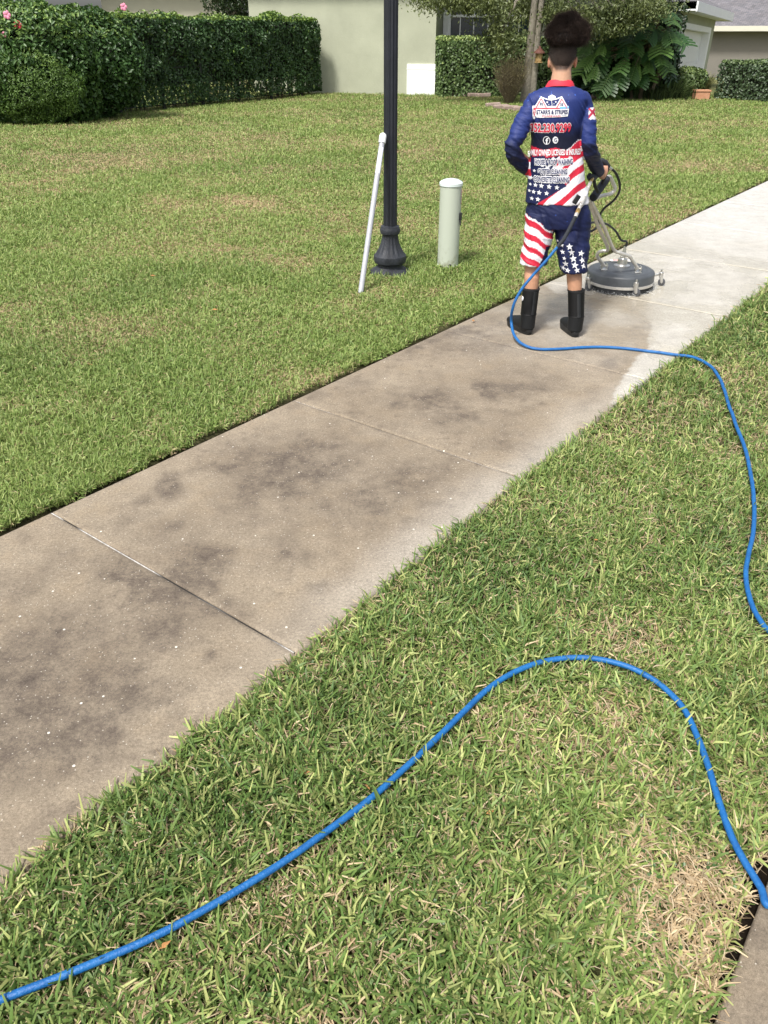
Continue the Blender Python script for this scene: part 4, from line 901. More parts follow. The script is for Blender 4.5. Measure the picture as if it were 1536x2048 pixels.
# legs
hipL, hipR = W(1086, 425, 5.2), W(1142, 425, 5.2)
knL, knR = W(1066, 512, 5.22), W(1146, 516, 5.17)
ankL, ankR = G(1057, 655, .09), G(1150.5, 658, .09)
ankL[1] = 5.12; ankR[1] = 5.085; ankL = W(1058, 642, 5.13); ankR = W(1151, 646, 5.09)
clL, clR = W(1063.5, 556, 5.165), W(1149, 560, 5.12)
for hp, kn, cl, ak in ((hipL, knL, clL, ankL), (hipR, knR, clR, ankR)):
    B.tube([hp, (hp + kn) / 2, kn, (kn + cl) / 2, cl, cl * .5 + ak * .5, ak], [.082, .07, .050, .050, .050, .040, .034], 20)
    B.ell(ak + fw * .05 + [0, 0, -.04], (.035, .09, .03), 12)
# hands ------------------------------------------------------------
g0, g1 = W(1196, 364, 5.475), W(1208, 326, 5.475)          # grip axis of the trigger gun
ga = (g1 - g0) / np.linalg.norm(g1 - g0); e1 = np.array([.93, -.2, 0]); e1 -= ga * e1.dot(ga); e1 /= np.linalg.norm(e1); e2 = np.cross(ga, e1); e2 = e2 if e2[1] > 0 else -e2
def hand(B, wr, c, ga, e1, e2, R, sgn=1):
    """palm on the near side of the bar, four fingers wrapped round it, thumb along the side"""
    pl = c - e2 * (R + .012) + e1 * sgn * .012
    M = np.stack([e1, e2, ga], 1)
    B.tube([wr, (wr + pl) / 2, pl], [(.026, .024), (.030, .022), (.036, .018)], 14); B.ell(pl, (.030, .018, .044), 16, M=M)
    for k, (off, sc) in enumerate(((.034, .95), (.012, 1.05), (-.010, 1.0), (-.032, .82))):
        P = []
        for j, an in enumerate(np.linspace(-80, 190 * sc, 7)):
            a_ = math.radians(an); rr = R + .0085 + (.004 if j == 1 else 0)
            P.append(c + ga * off + e1 * sgn * math.cos(a_) * rr + e2 * math.sin(a_) * rr)
        P[0] = pl + ga * off * .95 + e1 * sgn * .012
        B.tube(P, [.0100, .0098, .0092, .0088, .0084, .0078, .0066], 10)
    th = pl - e1 * sgn * .024 - ga * .012
    B.tube([pl - e1 * sgn * .01 - ga * .02, th + e2 * .004, c - e1 * sgn * (R + .009) - ga * .026 + e2 * .004, c - e1 * sgn * (R + .007) - ga * .045 + e2 * .02], [.015, .013, .0105, .008], 10)
gc = g0 * .45 + g1 * .55
hand(B, Rwr, gc, ga, e1, e2, .017, 1)
lc = W(1118, 352, 5.47); la = np.array([.8, .3, -.3]); la /= np.linalg.norm(la); l1 = np.array([0, 0, 1.]); l1 -= la * l1.dot(la); l1 /= np.linalg.norm(l1); l2 = np.cross(la, l1); l2 = l2 if l2[1] > 0 else -l2
hand(B, Lwr, lc, la, l1, l2, .014, 1)
V, Nn, Fq = voxel(B, .0032, 5)
col = np.tile(np.array([[.50, .285, .185]]), (len(V), 1)); zz = V[:, 2]
col = mixc(col, (.44, .235, .145), sstep(.9, .3, zz)); col = mixc(col, (.54, .26, .18), sstep(.9, 1.1, zz) * sstep(1.3, 1.1, zz) * .8)
ear = (abs((V - hc) @ rt) > .072) & (zz > 1.3); col = np.where(ear[:, None], col * np.array([1.08, .85, .8]), col)
# cropped hair painted on the scalp: nape line dips to a soft V
lx = (V - hc) @ rt; ly = (V - hc) @ fw; hz_ = W(1125, 139, 5.15)[2] + 1.2 * np.maximum(abs(lx) - .03, 0) - .006
scalp = sstep(-.012, .012, zz - hz_ - np.where(ly > .03, (ly - .03) * 1.1, 0)) * (ly < .085); lum = lattice_noise(V, .004, 3)
hairc = mixc((.022, .013, .010), (.060, .040, .030), lum); scalp = np.where((zz > 1.45), scalp, 0) * (.80 + .2 * lum)
col = col * (1 - scalp[:, None]) + hairc * scalp[:, None]
body = np_mesh('body', V, Fq, M_skin, person, col=col, smooth=True)
# ---- eyes
for sg in (-1, 1):
    m = MB(); q = hc + fw * .082 + rt * sg * .031 + [0, 0, .0]; m.ell(q, (.012, .012, .009), 12); m.build('eye', M_white, person)
# ---- hair: cropped cap, dense band, curly bun
m = MB(); m.ell(hc + fw * .012 + [0, 0, .012], (.0785, .098, .112), 90)
Vc = np.array(m.v); lxc = (Vc - hc) @ rt; lyc = (Vc - hc) @ fw
zl = W(1125, 137, 5.15)[2]
low = zl + 1.2 * np.maximum(abs(lxc) - .03, 0) + np.where(lyc > .02, (lyc - .02) * 1.0, 0)
keepv = Vc[:, 2] > low
fc = [f for f in m.f if all(keepv[i] for i in f)]; m.f = fc; m.m = [0] * len(fc)
def fringe(name, C, Nn, n, L, wdt, curl, c1, c2, parent, seg=5, grav=0):
    """n curly ribbon hairs"""
    idx = rng.integers(0, len(C), n); P = C[idx] + rng.normal(size=(n, 3)) * .004; D = Nn[idx] + rng.normal(size=(n, 3)) * .35; D /= np.linalg.norm(D, axis=1)[:, None]
    a = np.cross(D, rng.normal(size=(n, 3))); a /= np.linalg.norm(a, axis=1)[:, None]; b = np.cross(D, a); ph = rng.random(n) * 6.28; Ls = L * (.45 + .75 * rng.random(n)); V = []
    for k in range(seg + 1):
        t = k / seg; o = P + D * (Ls * t)[:, None] + (a * np.cos(ph + t * 9)[:, None] + b * np.sin(ph + t * 9)[:, None]) * curl * min(1, t * 3) - np.array([0, 0, grav]) * t * t
        s_ = a * np.sin(ph + t * 9)[:, None] - b * np.cos(ph + t * 9)[:, None]; ww = wdt * (1 - .6 * t); V += [o - s_ * ww, o + s_ * ww]
    V = np.stack(V, 1).reshape(-1, 3); m_ = 2 * (seg + 1); i = np.arange(n) * m_; Q = np.concatenate([np.stack([i + 2 * k, i + 2 * k + 1, i + 2 * k + 3, i + 2 * k + 2], 1) for k in range(seg)])
    return np_mesh(name, V, [Q], M_hair, parent, col=np.repeat(mixc(c1, c2, rng.random(n)), m_, axis=0))
hair = m.build('hair', mat('cropped_hair', (.022, .014, .011), .85, col2=(.055, .037, .028), nscale=240, bump=.5, bscale=400), person)
Vk = Vc[keepv]; Nk = Vk - hc; Nk /= np.linalg.norm(Nk, axis=1)[:, None]
fringe('stubble', Vk, Nk, 9000, .005, .0006, .001, (.010, .006, .005), (.05, .032, .025), hair, seg=2)
bc = W(1128, 76, 5.215); m = MB(); m.loft([(bc[0], bc[1], bc[2] + z, a, b) for z, a, b in ((-.022, .070, .085), (-.012, .0765, .092), (.004, .077, .092), (.03, .070, .08), (.05, .05, .06))], 28, rz=-FACE); V_ = np.array(m.v); m.build('hair_band', mat('dense_hair', (.010, .007, .006), .85, noise=.4, nscale=200, bump=.6, bscale=300), hair)
m = MB(); lobes = [(W(1135, 57, 5.22), (.076, .08, .056)), (W(1112, 64, 5.22), (.036, .05, .034)), (W(1158, 62, 5.21), (.048, .055, .042)), (W(1140, 45, 5.22), (.062, .06, .040)), (W(1121, 50, 5.23), (.042, .05, .034)), (W(1165, 74, 5.2), (.024, .03, .026))]
for c_, r_ in lobes: m.ell(c_, np.array(r_) * .86, 18)
Vb, Nb, Fb = voxel(m, .008, 3); Vb = Vb + Nb * ((fbm(Vb, .035, 3, 4) - .5) * .055)[:, None]
kb = V_[:, 2] < bc[2] + .045; Nk2 = V_[kb] - bc; Nk2 /= np.linalg.norm(Nk2, axis=1)[:, None]; Pk = np.repeat(V_[kb], 8, axis=0) + rng.normal(size=(kb.sum() * 8, 3)) * .008; fringe('band_curls', Pk, np.repeat(Nk2, 8, axis=0), 9000, .012, .0007, .003, (.012, .008, .006), (.05, .03, .022), hair, seg=4)
bun = np_mesh('bun', Vb, Fb, M_hair, hair, col=mixc((.012, .008, .006), (.035, .022, .016), fbm(Vb, .02, 2, 8)), smooth=False)
fringe('curls', Vb, Nb, 24000, .030, .0007, .0055, (.008, .006, .005), (.048, .031, .024), bun, seg=7, grav=.004); fringe('stray_curls', Vb, Nb, 2600, .052, .0007, .009, (.008, .006, .005), (.06, .038, .028), bun, seg=9, grav=.010)

# ---- shirt
S_ = MB()
secs = [(166, 1101, 1141, .056, 5.215), (171, 1094, 1148, .064, 5.212), (176, 1084, 1160, .078, 5.208), (184, 1068, 1174, .096, 5.205), (196, 1058, 1178, .108, 5.20), (215, 1058, 1172, .116, 5.2), (240, 1060, 1165, .118, 5.2), (280, 1063, 1161, .108, 5.2), (310, 1061, 1163, .104, 5.2), (350, 1057, 1169, .11, 5.2), (380, 1053, 1174, .118, 5.2), (405, 1051, 1176, .124, 5.2)]
S_.loft([(*CW(r, l, q, y)[0], CW(r, l, q, y)[1], b) for r, l, q, b, y in secs[::-1]], 40, rz=-FACE, e=2.25)
S_.ell(W(1071, 203, 5.2), (.058, .066, .060), 20); S_.ell(W(1166, 204, 5.2), (.058, .066, .060), 20)
S_.tube([W(1080, 200, 5.2), W(1064, 214, 5.2), W(1044, 250, 5.17), W(1024, 292, 5.13), W(1024, 303, 5.13), W(1042, 328, 5.2), W(1064, 344, 5.29), W(1082, 352, 5.36)], [.045, .058, .056, .048, .048, .045, .040, .036], 20)
S_.tube([W(1158, 200, 5.2), W(1169, 214, 5.2), W(1173, 250, 5.17), W(1177, 288, 5.14), W(1179, 300, 5.15), W(1186, 318, 5.24), W(1193, 334, 5.32), W(1197, 343, 5.365)], [.045, .058, .056, .050, .048, .045, .040, .036], 20)
V, Nn, Fq = voxel(S_, .0042, 22)
# folds of the fabric
zz = V[:, 2]
def locals_(V):
    r = row_of(V[:, 2], 5.1); cxr = 344 / (F * CT + (1024 - r) * ST) * 5.1; Q = V.copy(); Q[:, 0] -= cxr; Q[:, 1] -= 5.1; return Q @ rt, Q @ fw - .1
lx, ly = locals_(V)
SZ = np.array([CW(r, l, q, y)[0][2] for r, l, q, b, y in secs])[::-1]; SXc = np.array([CW(r, l, q, y)[0][0] for r, l, q, b, y in secs])[::-1]; SA = np.array([CW(r, l, q, y)[1] for r, l, q, b, y in secs])[::-1]; SB = np.array([b for r, l, q, b, y in secs])[::-1]
tv = (((V[:, 0] - np.interp(zz, SZ, SXc)) * rt[0] + (V[:, 1] - 5.2) * rt[1]) / np.interp(zz, SZ, SA)) ** 2 + (((V[:, 0] - np.interp(zz, SZ, SXc)) * fw[0] + (V[:, 1] - 5.2) * fw[1]) / np.interp(zz, SZ, SB)) ** 2
is_arm = (tv > 1.22) & (zz < 1.37)
def foldf(u, v, su, sv, seed): n = fbm(np.stack([u / su, v / sv], 1), 1., 3, seed); return 1 - 2 * abs(n - .5) * 2.2
torso = ~is_arm
dsp = .006 * foldf(lx + zz * .55, zz - lx * .3, .045, .30, 5) * sstep(1.0, 1.30, zz) * sstep(.02, .14, abs(lx)) + .007 * foldf(lx * 1 - zz * .35, zz, .07, .22, 9) * sstep(1.25, 1.0, zz) + .004 * foldf(lx, zz, .12, .07, 15) * sstep(1.18, 1.05, zz) * sstep(.95, 1.05, zz)
arm = is_arm; dsp = np.where(arm, .006 * foldf(lx * .6 + zz, lx - zz * .6, .05, .2, 25) + .003 * foldf(zz, lx, .03, .15, 27), dsp)
V = V + Nn * (dsp - .003)[:, None]
# print: mapped flat on the back, in millimetres of cloth
cxp = 1030 + 0; rowp = row_of(zz, 5.09); colp = 1112 + lx / mpp(rowp, 5.1)
cx = (colp - 1030) * 8.194; cy = (rowp - 160) * 8.192; back = ly < .02
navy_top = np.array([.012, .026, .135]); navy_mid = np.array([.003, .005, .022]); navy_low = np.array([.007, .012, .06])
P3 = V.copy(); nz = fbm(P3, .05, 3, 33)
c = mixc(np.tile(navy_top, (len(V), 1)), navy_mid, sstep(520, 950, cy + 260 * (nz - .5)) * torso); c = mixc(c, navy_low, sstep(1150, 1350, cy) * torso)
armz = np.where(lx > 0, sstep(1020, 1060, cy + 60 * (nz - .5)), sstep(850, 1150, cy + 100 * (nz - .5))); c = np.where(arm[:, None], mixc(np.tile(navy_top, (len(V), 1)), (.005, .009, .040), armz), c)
spk = (lattice_noise(V, .008, 44) > .93) & (cy < 600) & ~arm; c = np.where(spk[:, None], np.array([[.06, .16, .6]]), c)
red = np.array([[.52, .018, .045]]); wht = np.array([[.70, .70, .74]])
tr_ = fbm(V, .012, 2, 55) - .5
d = 1100 - cx; yy = cy - (.62 * d + .00035 * d * np.abs(d)) + 14 * np.sin(cx / 70.)
inreg = (cx > np.where(cy < 1740, 560 + (cy - 1290) * .62, 830 - (cy - 1740) * 1.55)) & (yy > 965 + 60 * tr_) & back & ~arm
topedge = (yy > 965 + 60 * tr_) & (yy < 990 + 90 * tr_)
edges = [965, 1090, 1180, 1275, 1400, 1520, 1680, 1800, 3000]; band = np.searchsorted(edges, yy) % 2 == 1
sc_ = np.where((band & ~topedge)[:, None], red, wht); c = np.where(inreg[:, None], sc_, c)
# torn corner and red banner behind the LICENSED line
ban = (cy > 1135 + 20 * np.sin(cx / 60.)) & (cy < 1265 + 10 * np.sin(cx / 40.) + 50 * tr_) & (cx > 250) & (cx < 1080) & back & ~arm; c = np.where(ban[:, None], red, c)
sd_ = (cx < 268 + (nz - .5) * 10) & (cy > 1300) & (cy < 1660) & ~arm & back; c = np.where(sd_[:, None], np.where(((cy // 115) % 2 == 0)[:, None], wht, red), c)
spl = (cx > 420) & (cx < 720) & (cy > 1250) & (cy < 1480) & (fbm(V, .02, 3, 66) > .60) & back; c = np.where(spl[:, None], wht, c)
rs = (lx > .17) & arm & (cy > 425) & (cy < 660 + 40 * tr_) & (cx > 1205 + 40 * tr_) & (ly < .07); dg = abs((cy - 540) - (cx - 1270) * 1.1) < 32; dg2 = abs((cy - 540) + (cx - 1270) * 1.1) < 30
c = np.where(rs[:, None], np.where((dg | dg2)[:, None], np.array([[.40, .03, .06]]), wht), c)
ls = (lx < -.17) & arm & (cy > 560) & (cy < 770) & (cx < 20 - (cy - 560) * .32 + 30 * tr_) & (ly < .10); c = np.where(ls[:, None], np.where((abs((cy - 660) - (cx + 30)) < 25)[:, None], np.array([[.40, .03, .06]]), wht), c)
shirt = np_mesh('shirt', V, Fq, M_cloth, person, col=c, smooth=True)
def bvh_of(V, Fq):
    tris = []
    for f in Fq: tris += [tuple(r) for r in f.tolist()]
    return BVHTree.FromPolygons([tuple(p) for p in V.tolist()], tris)
bv = bvh_of(V, Fq)
def to_cloth(bvh, cxy, lift):
    """crop coordinates -> point on the cloth, straight in from behind"""
    out = []
    for (x, y) in cxy:
        row = 160 + y / 8.192; col_ = 1030 + x / 8.194; z = W(1112, row, 5.1)[2]; l = (col_ - 1112) * mpp(row, 5.1)
        o = W(1112, row, 5.1) + rt * l - fw * .5; o[2] = z
        hit = bvh.ray_cast(Vector(o), Vector(fw), 1.2)
        p = np.array(hit[0]) if hit[0] is not None else o + fw * .5
        if hit[0] is None: miss[0] += 1
        out.append(p - fw * lift)
    return out
miss = [0]
def add_print(P, T, mi, lift, mx=34):
    P = [tuple(p) for p in P]; T = list(T); cache = {}
    for it in range(6):
        new = []; ch = False
        for t in T:
            a, b, c = t; e = [np.hypot(P[i][0] - P[j][0], P[i][1] - P[j][1]) for i, j in ((a, b), (b, c), (c, a))]
            if max(e) < mx: new.append(t); continue
            ch = True; k = int(np.argmax(e)); a, b, c = (t[k], t[(k + 1) % 3], t[(k + 2) % 3]); key = (min(a, b), max(a, b))
            if key not in cache: cache[key] = len(P); P.append(((P[a][0] + P[b][0]) / 2, (P[a][1] + P[b][1]) / 2))
            m = cache[key]; new += [(a, m, c), (m, b, c)]
        T = new
        if not ch: break
    miss[0] = 0; Q = to_cloth(bv, P, lift)
    if miss[0] and len(P) < 16: return
    PR.add(Q, T, mi)
M_ink = [mat('ink_white', (.74, .74, .76), .6), mat('ink_red', (.55, .02, .05), .6), mat('ink_navy', (.012, .02, .09), .6), mat('ink_light_blue', (.15, .42, .72), .6)]
PR = MB()
def text_tris(body, offset=0.0):
    cu = bpy.data.curves.new('t', 'FONT'); cu.body = body; cu.align_x = 'CENTER'; cu.align_y = 'CENTER'; cu.offset = offset; cu.resolution_u = 3; o = link('t', cu)
    dg = bpy.context.evaluated_depsgraph_get(); me = o.evaluated_get(dg).to_mesh(); me.calc_loop_triangles()
    V = [v.co.copy() for v in me.vertices]; T = [tuple(t.vertices) for t in me.loop_triangles]; o.evaluated_get(dg).to_mesh_clear(); bpy.data.objects.remove(o); bpy.data.curves.remove(cu)
    return V, T
def put_text(body, cx_, cy_, width, height, mi, outline=None, rot=0, curve=0, lift=.003, fat=.012):
    V0, _ = text_tris(body, 0); wx = max(v.x for v in V0) - min(v.x for v in V0); wy = max(v.y for v in V0) - min(v.y for v in V0); my = (max(v.y for v in V0) + min(v.y for v in V0)) / 2; mx_ = (max(v.x for v in V0) + min(v.x for v in V0)) / 2
    for (off, m_, lf) in (([(outline[1], outline[0], lift)] if outline else []) + [(fat, mi, lift + (.0016 if outline else 0))]):
        V1, T = text_tris(body, off); pts = []
        for v in V1:
            x = (v.x - mx_) / wx * width; y = -(v.y - my) / wy * height; y += curve * (2 * x / width) ** 2; y2 = cy_ + y + x * math.tan(rot); pts.append((cx_ + x, y2))
        add_print(pts, T, m_, lf)
def poly(pts, mi, lift=.0025, sub=1):
    c0 = np.mean(pts, axis=0); P = [tuple(c0)] + [tuple(p) for p in pts]; n = len(pts); add_print(P, [(0, 1 + (i + 1) % n, 1 + i) for i in range(n)], mi, lift)
def star(x, y, r, mi=0, rot=0, lift=.0025):
    poly([(x + (r if k % 2 == 0 else r * .42) * math.sin(rot + k * math.pi / 5), y - (r if k % 2 == 0 else r * .42) * math.cos(rot + k * math.pi / 5)) for k in range(10)], mi, lift)
def line(P, wd, mi, lift=.003):
    for (a, b) in zip(P[:-1], P[1:]):
        a = np.array(a, float); b = np.array(b, float); t = (b - a) / np.linalg.norm(b - a); n = np.array([-t[1], t[0]]) * wd / 2; a2 = a - t * wd * .3; b2 = b + t * wd * .3; k = max(1, int(np.linalg.norm(b - a) / 60)); pts = []
        for i in range(k + 1): q = a2 + (b2 - a2) * i / k; pts += [tuple(q + n), tuple(q - n)]
        PR.add(to_cloth(bv, pts, lift), [(2 * i, 2 * i + 1, 2 * i + 3, 2 * i + 2) for i in range(k)], mi)
for (x, y, r) in ((255, 1735, 30), (340, 1735, 40), (435, 1738, 45), (560, 1745, 45), (685, 1755, 45), (240, 1842, 30), (310, 1848, 40), (400, 1852, 44), (520, 1855, 42), (205, 1960, 25), (280, 1960, 38), (378, 1962, 44), (455, 1405, 38), (322, 1505, 30), (272, 1625, 34), (500, 1570, 12)): star(x, y, r, rot=.1)
# emblem: two gables, plate and lettering
for g in ((435, 1), (765, -1)):
    gx = g[0]; poly([(gx, 275), (gx + 100, 455), (gx - 100, 455)], 0); line([(gx - 105, 462), (gx, 285), (gx + 92, 455)], 26, 0, .0035); line([(gx - 85, 455), (gx, 308), (gx + 80, 452)], 12, 1, .005)
    for q in ((-14, 385), (12, 385), (-14, 410), (12, 410)): poly([(gx + q[0] - 9, q[1] - 9), (gx + q[0] + 9, q[1] - 9), (gx + q[0] + 9, q[1] + 9), (gx + q[0] - 9, q[1] + 9)], 2, .005)
poly([(290, 430), (870, 420), (880, 470), (860, 590), (720, 605), (360, 625), (290, 480)], 0, .003)
line([(440, 290), (530, 320), (600, 330), (680, 310), (765, 275)], 16, 0, .003); line([(598, 335), (608, 400), (600, 455)], 8, 0, .004)
for q in ((575, 290, 30), (610, 275, 32), (640, 285, 28), (605, 300, 34)): poly([(q[0] + q[2] * math.cos(k * .7), q[1] + q[2] * math.sin(k * .7)) for k in range(9)], 0, .0035)
line([(585, 288), (610, 278), (622, 292), (608, 304)], 5, 2, .005)
star(530, 365, 22, 0, lift=.004); star(668, 358, 20, 0, lift=.004); star(555, 400, 12, 0, lift=.004); star(640, 388, 12, 0, lift=.004)
line([(320, 470), (520, 466), (740, 458)], 16, 1, .005); line([(740, 452), (868, 442)], 30, 3, .005)
poly([(295, 455), (350, 455), (345, 560), (330, 655), (300, 640), (290, 560)], 0, .003); poly([(305, 465), (345, 465), (338, 540), (322, 615), (308, 560)], 1, .005); poly([(316, 500), (330, 500), (324, 580)], 0, .006)
put_text("STARR'S & STRIPES", 608, 523, 500, 66, 2, rot=-.03, lift=.005, fat=.03); put_text("POWERWASH", 600, 590, 300, 32, 1, rot=-.03, lift=.005, fat=.008); line([(370, 600), (440, 597)], 5, 2, .005); line([(765, 578), (840, 574)], 5, 2, .005)
put_text("352.230.9299", 585, 785, 650, 135, 1, outline=(0, .085), rot=-.035, lift=.0025, fat=.035)
# round network marks
line([(520 + 54 * math.cos(k * .35), 993 + 64 * math.sin(k * .35)) for k in range(19)], 9, 0); put_text("f", 526, 1000, 40, 92, 0, fat=.03)
poly([(662 + 46 * math.cos(k * .6), 982 + 60 * math.sin(k * .6)) for k in range(11)], 0, .003); put_text("G", 664, 982, 48, 62, 2, lift=.005, fat=.01)
put_text("FAMILY OWNED LICENSED & INSURED", 650, 1185, 860, 92, 0, rot=-.045, curve=14, lift=.003, fat=.035)
put_text("HOUSE & ROOF WASHING", 635, 1345, 610, 84, 2, outline=(0, .14), rot=-.045, fat=.03); put_text("GUTTER CLEANING", 615, 1500, 470, 78, 2, outline=(0, .14), rot=-.03, fat=.03); put_text("CONCRETE CLEANING", 600, 1630, 570, 84, 2, outline=(0, .14), rot=-.01, fat=.03)
PR.build('lettering', M_ink, shirt, smooth=False)
# collar
m = MB(); cc, ca = CW(169, 1093, 1148, 5.213); m.loft([(cc[0], cc[1], cc[2] + z, a, b) for z, a, b in ((-.020, ca + .006, .074), (-.010, ca + .004, .072), (.004, ca - .004, .066), (.016, ca - .012, .060), (.018, ca - .018, .054), (.004, ca - .02, .05))], 40, rz=-FACE)
V_ = np.array(m.v); V_[:, 2] += ((V_ - cc) @ fw) * -.22; m.v = [tuple(p) for p in V_]; m.build('collar', mat('red_collar', (.60, .025, .05), .7, noise=.06, nscale=60), shirt)
for nm, a_, b_, r in (('cuff', W(1193, 335, 5.325), W(1197.5, 344, 5.372), .0365), ('cuff', W(1074, 349, 5.33), W(1083, 352, 5.368), .0365)):
    m = MB(); m.tube([a_, b_], [r + .003, r + .001], 20); m.build(nm, mat('navy_cuff', (.006, .010, .045), .7), shirt)

# ---- shorts
S_ = MB()
S_.loft([(*CW(r, l, q, 5.2)[0], CW(r, l, q, 5.2)[1], b) for r, l, q, b in ((452, 1052, 1180, .118), (438, 1051, 1180, .125), (418, 1052, 1179, .126), (398, 1056, 1172, .118), (385, 1062, 1166, .105))], 36, rz=-FACE, e=2.3)
def legsec(rows, rz): S_.loft([(*CW(r, l, q, y)[0], CW(r, l, q, y)[1], b) for r, l, q, b, y in rows], 28, rz=rz, e=2.2)
legsec([(527, 1040, 1093, .098, 5.19), (520, 1041, 1094, .10, 5.19), (495, 1045, 1099, .104, 5.195), (470, 1049, 1106, .108, 5.2), (445, 1052, 1112, .112, 5.2), (425, 1054, 1114, .11, 5.2)], -FACE)
legsec([(540, 1120, 1174, .098, 5.14), (532, 1119, 1174, .10, 5.14), (505, 1115, 1177, .106, 5.16), (475, 1112, 1179, .11, 5.18), (450, 1110, 1180, .112, 5.2), (425, 1110, 1178, .11, 5.2)], -FACE)
V, Nn, Fq = voxel(S_, .0045, 5)
lx, ly = locals_(V); zz = V[:, 2]
V = V + Nn * (.008 * foldf(lx + zz * .25, zz, .05, .35, 105) * sstep(.86, .70, zz) + .004 * foldf(lx, zz + lx * .4, .14, .05, 107) - .004)[:, None]
rowp = row_of(zz, 5.08); colp = 1112 + lx / mpp(rowp, 5.1); cx = (colp - 980) * 4.042; cy = (rowp - 380) * 4.041; tr_ = fbm(V, .02, 3, 77) - .5
c = np.tile(np.array([[.004, .007, .034]]), (len(V), 1)); c = mixc(c, (.007, .013, .068), fbm(V, .12, 2, 7)); spk = lattice_noise(V, .012, 91) > .95; c = np.where(spk[:, None], np.array([[.03, .08, .35]]), c)
lleg = (colp < 1106); yy = cy - (cx - 290) * .40 - .0011 * (cx - 290) ** 2 - 8 * np.sin(cx / 22.)
reg = lleg & (yy > 210 + 50 * tr_) & ~((cy > 470) & (cx > 455 - (cy - 470) * .35) & (ly < .06)); bnd = np.searchsorted([210, 232, 285, 345, 395, 445, 490, 540, 590, 900], yy) % 2 == 0
c = np.where(reg[:, None], np.where(bnd[:, None], red, wht), c)
shorts = np_mesh('shorts', V, Fq, M_cloth, person, col=c, smooth=True); bs = bvh_of(V, Fq)
PR = MB()
def star2(x, y, r, rot):
    r = r * 1.15
    pts = [(x, y)] + [(x + (r if k % 2 == 0 else r * .42) * math.sin(rot + k * math.pi / 5), y - (r if k % 2 == 0 else r * .42) * math.cos(rot + k * math.pi / 5)) for k in range(10)]; out = []
    for (a, b) in pts:
        row = 380 + b / 4.041; col_ = 980 + a / 4.042; z = W(1112, row, 5.08)[2]; o = W(1112, row, 5.1) + rt * (col_ - 1112) * mpp(row, 5.1) - fw * .5; o[2] = z
        h = bs.ray_cast(Vector(o), Vector(fw), .75); 
        if h[0] is None: return
        out.append(np.array(h[0]) - fw * .003)
    PR.add(out, [(0, 1 + (i + 1) % 10, 1 + i) for i in range(10)], 0)
for (x, y, r) in ((577, 450, 18), (640, 457, 25), (585, 503, 18), (655, 500, 24), (730, 505, 24), (598, 550, 15), (668, 547, 27), (740, 558, 24), (608, 592, 22), (680, 597, 26), (750, 604, 22), (588, 630, 18), (622, 640, 20), (697, 636, 22), (772, 630, 18), (545, 425, 10)): star2(x, y, r, random.uniform(-.3, .3))
PR.build('star_print', M_ink, shorts, smooth=False)

# ---- boots
M_boot = mat_col('boot_rubber', rough=.6, spec=.3, bump=.15, bscale=250)
def boot(top, ank, heel, toe_dir, rt_top=.052):
    m = MB(); td = np.array([*toe_dir, 0.]); td /= np.linalg.norm(td); sdv = np.array([td[1], -td[0], 0]); az = math.atan2(td[1], td[0])
    hl = np.array([heel[0], heel[1], 0]); fc = hl + td * .05
    m.tube([top, top * .6 + (fc + [0, 0, .12]) * .4, fc + [0, 0, .12], fc + [0, 0, .04]], [.056, .054, .052, .050], 24)
    P = [hl + td * .02 + [0, 0, .055], hl + td * .08 + [0, 0, .060], hl + td * .15 + [0, 0, .052], hl + td * .215 + [0, 0, .042], hl + td * .262 + [0, 0, .038]]
    m.tube(P, [(.046, .040), (.052, .042), (.045, .046), (.036, .047), (.024, .036)], 20, up=(0, 0, 1))
    V, Nn, Fq = voxel(m, .004, 8); V[:, 2] = np.maximum(V[:, 2], .014)
    col = np.where((V[:, 2] > .135)[:, None], np.array([[.0022, .0022, .0025]]), np.array([[.0085, .0095, .0105]])); V = V + Nn * np.where(abs(V[:, 2] - .135) < .004, .002, 0)[:, None]
    o = np_mesh('boot', V, Fq, M_boot, person, col=col, smooth=True)
    s_ = MB(); n = 30; outl = []
    for k in range(n):
        an = 2 * math.pi * k / n; u = math.cos(an); v = math.sin(an); Lc = .138 + .136 * u; wd_ = (.040 + .012 * sstep(-.2, .6, np.array(u))) * (1 if u < .6 else 1) * math.copysign(abs(v) ** .75, v); outl.append((Lc, wd_))
    V2 = []
    for z, g in ((.0, .97), (.010, 1.0), (.0105, .975), (.020, .975), (.0205, 1.03), (.036, 1.03), (.040, .96)):
        for (L_, w_) in outl: q = hl + td * (.138 + (L_ - .138) * g) + sdv * w_ * g; V2.append((q[0], q[1], z + .001))
    Fc = [(i * n + k, i * n + (k + 1) % n, (i + 1) * n + (k + 1) % n, (i + 1) * n + k) for i in range(6) for k in range(n)] + [tuple(range(n))[::-1], tuple(6 * n + k for k in range(n))]
    s_.add(V2, Fc); s_.build('sole', M_rubber, o, sharp=30)
    t_ = MB(); t_.tube([top + [0, 0, -.006], top + [0, 0, .004]], [.0585, .0585], 24); t_.build('top_binding', M_neoprene, o)
    t_ = MB(); q = hl - td * .0 + [0, 0, .0]; b0_ = top - td * .0565 + [0, 0, -.01]; b1_ = fc - td * .052 + [0, 0, .14]; t_.tube([b0_, (b0_ + b1_) / 2, b1_], [(.012, .003)] * 3, 8, up=tuple(sdv)); t_.build('heel_strip', M_rubber, o)
    return o
tL, tR = W(1062, 577, 5.15), W(1152.5, 580, 5.11)
hL, hR = G(1061, 671), G(1152.5, 676)
bL = boot(tL, ankL, hL, (-.40, .92)); bR = boot(tR, ankR, hR, (-.12, .99))
m = MB(); q = W(1046, 597, 5.13); m.tube([q + [-.006, 0, 0], q + [.0, 0, 0]], .016, 16); m.build('round_badge', M_ink[0], bL)

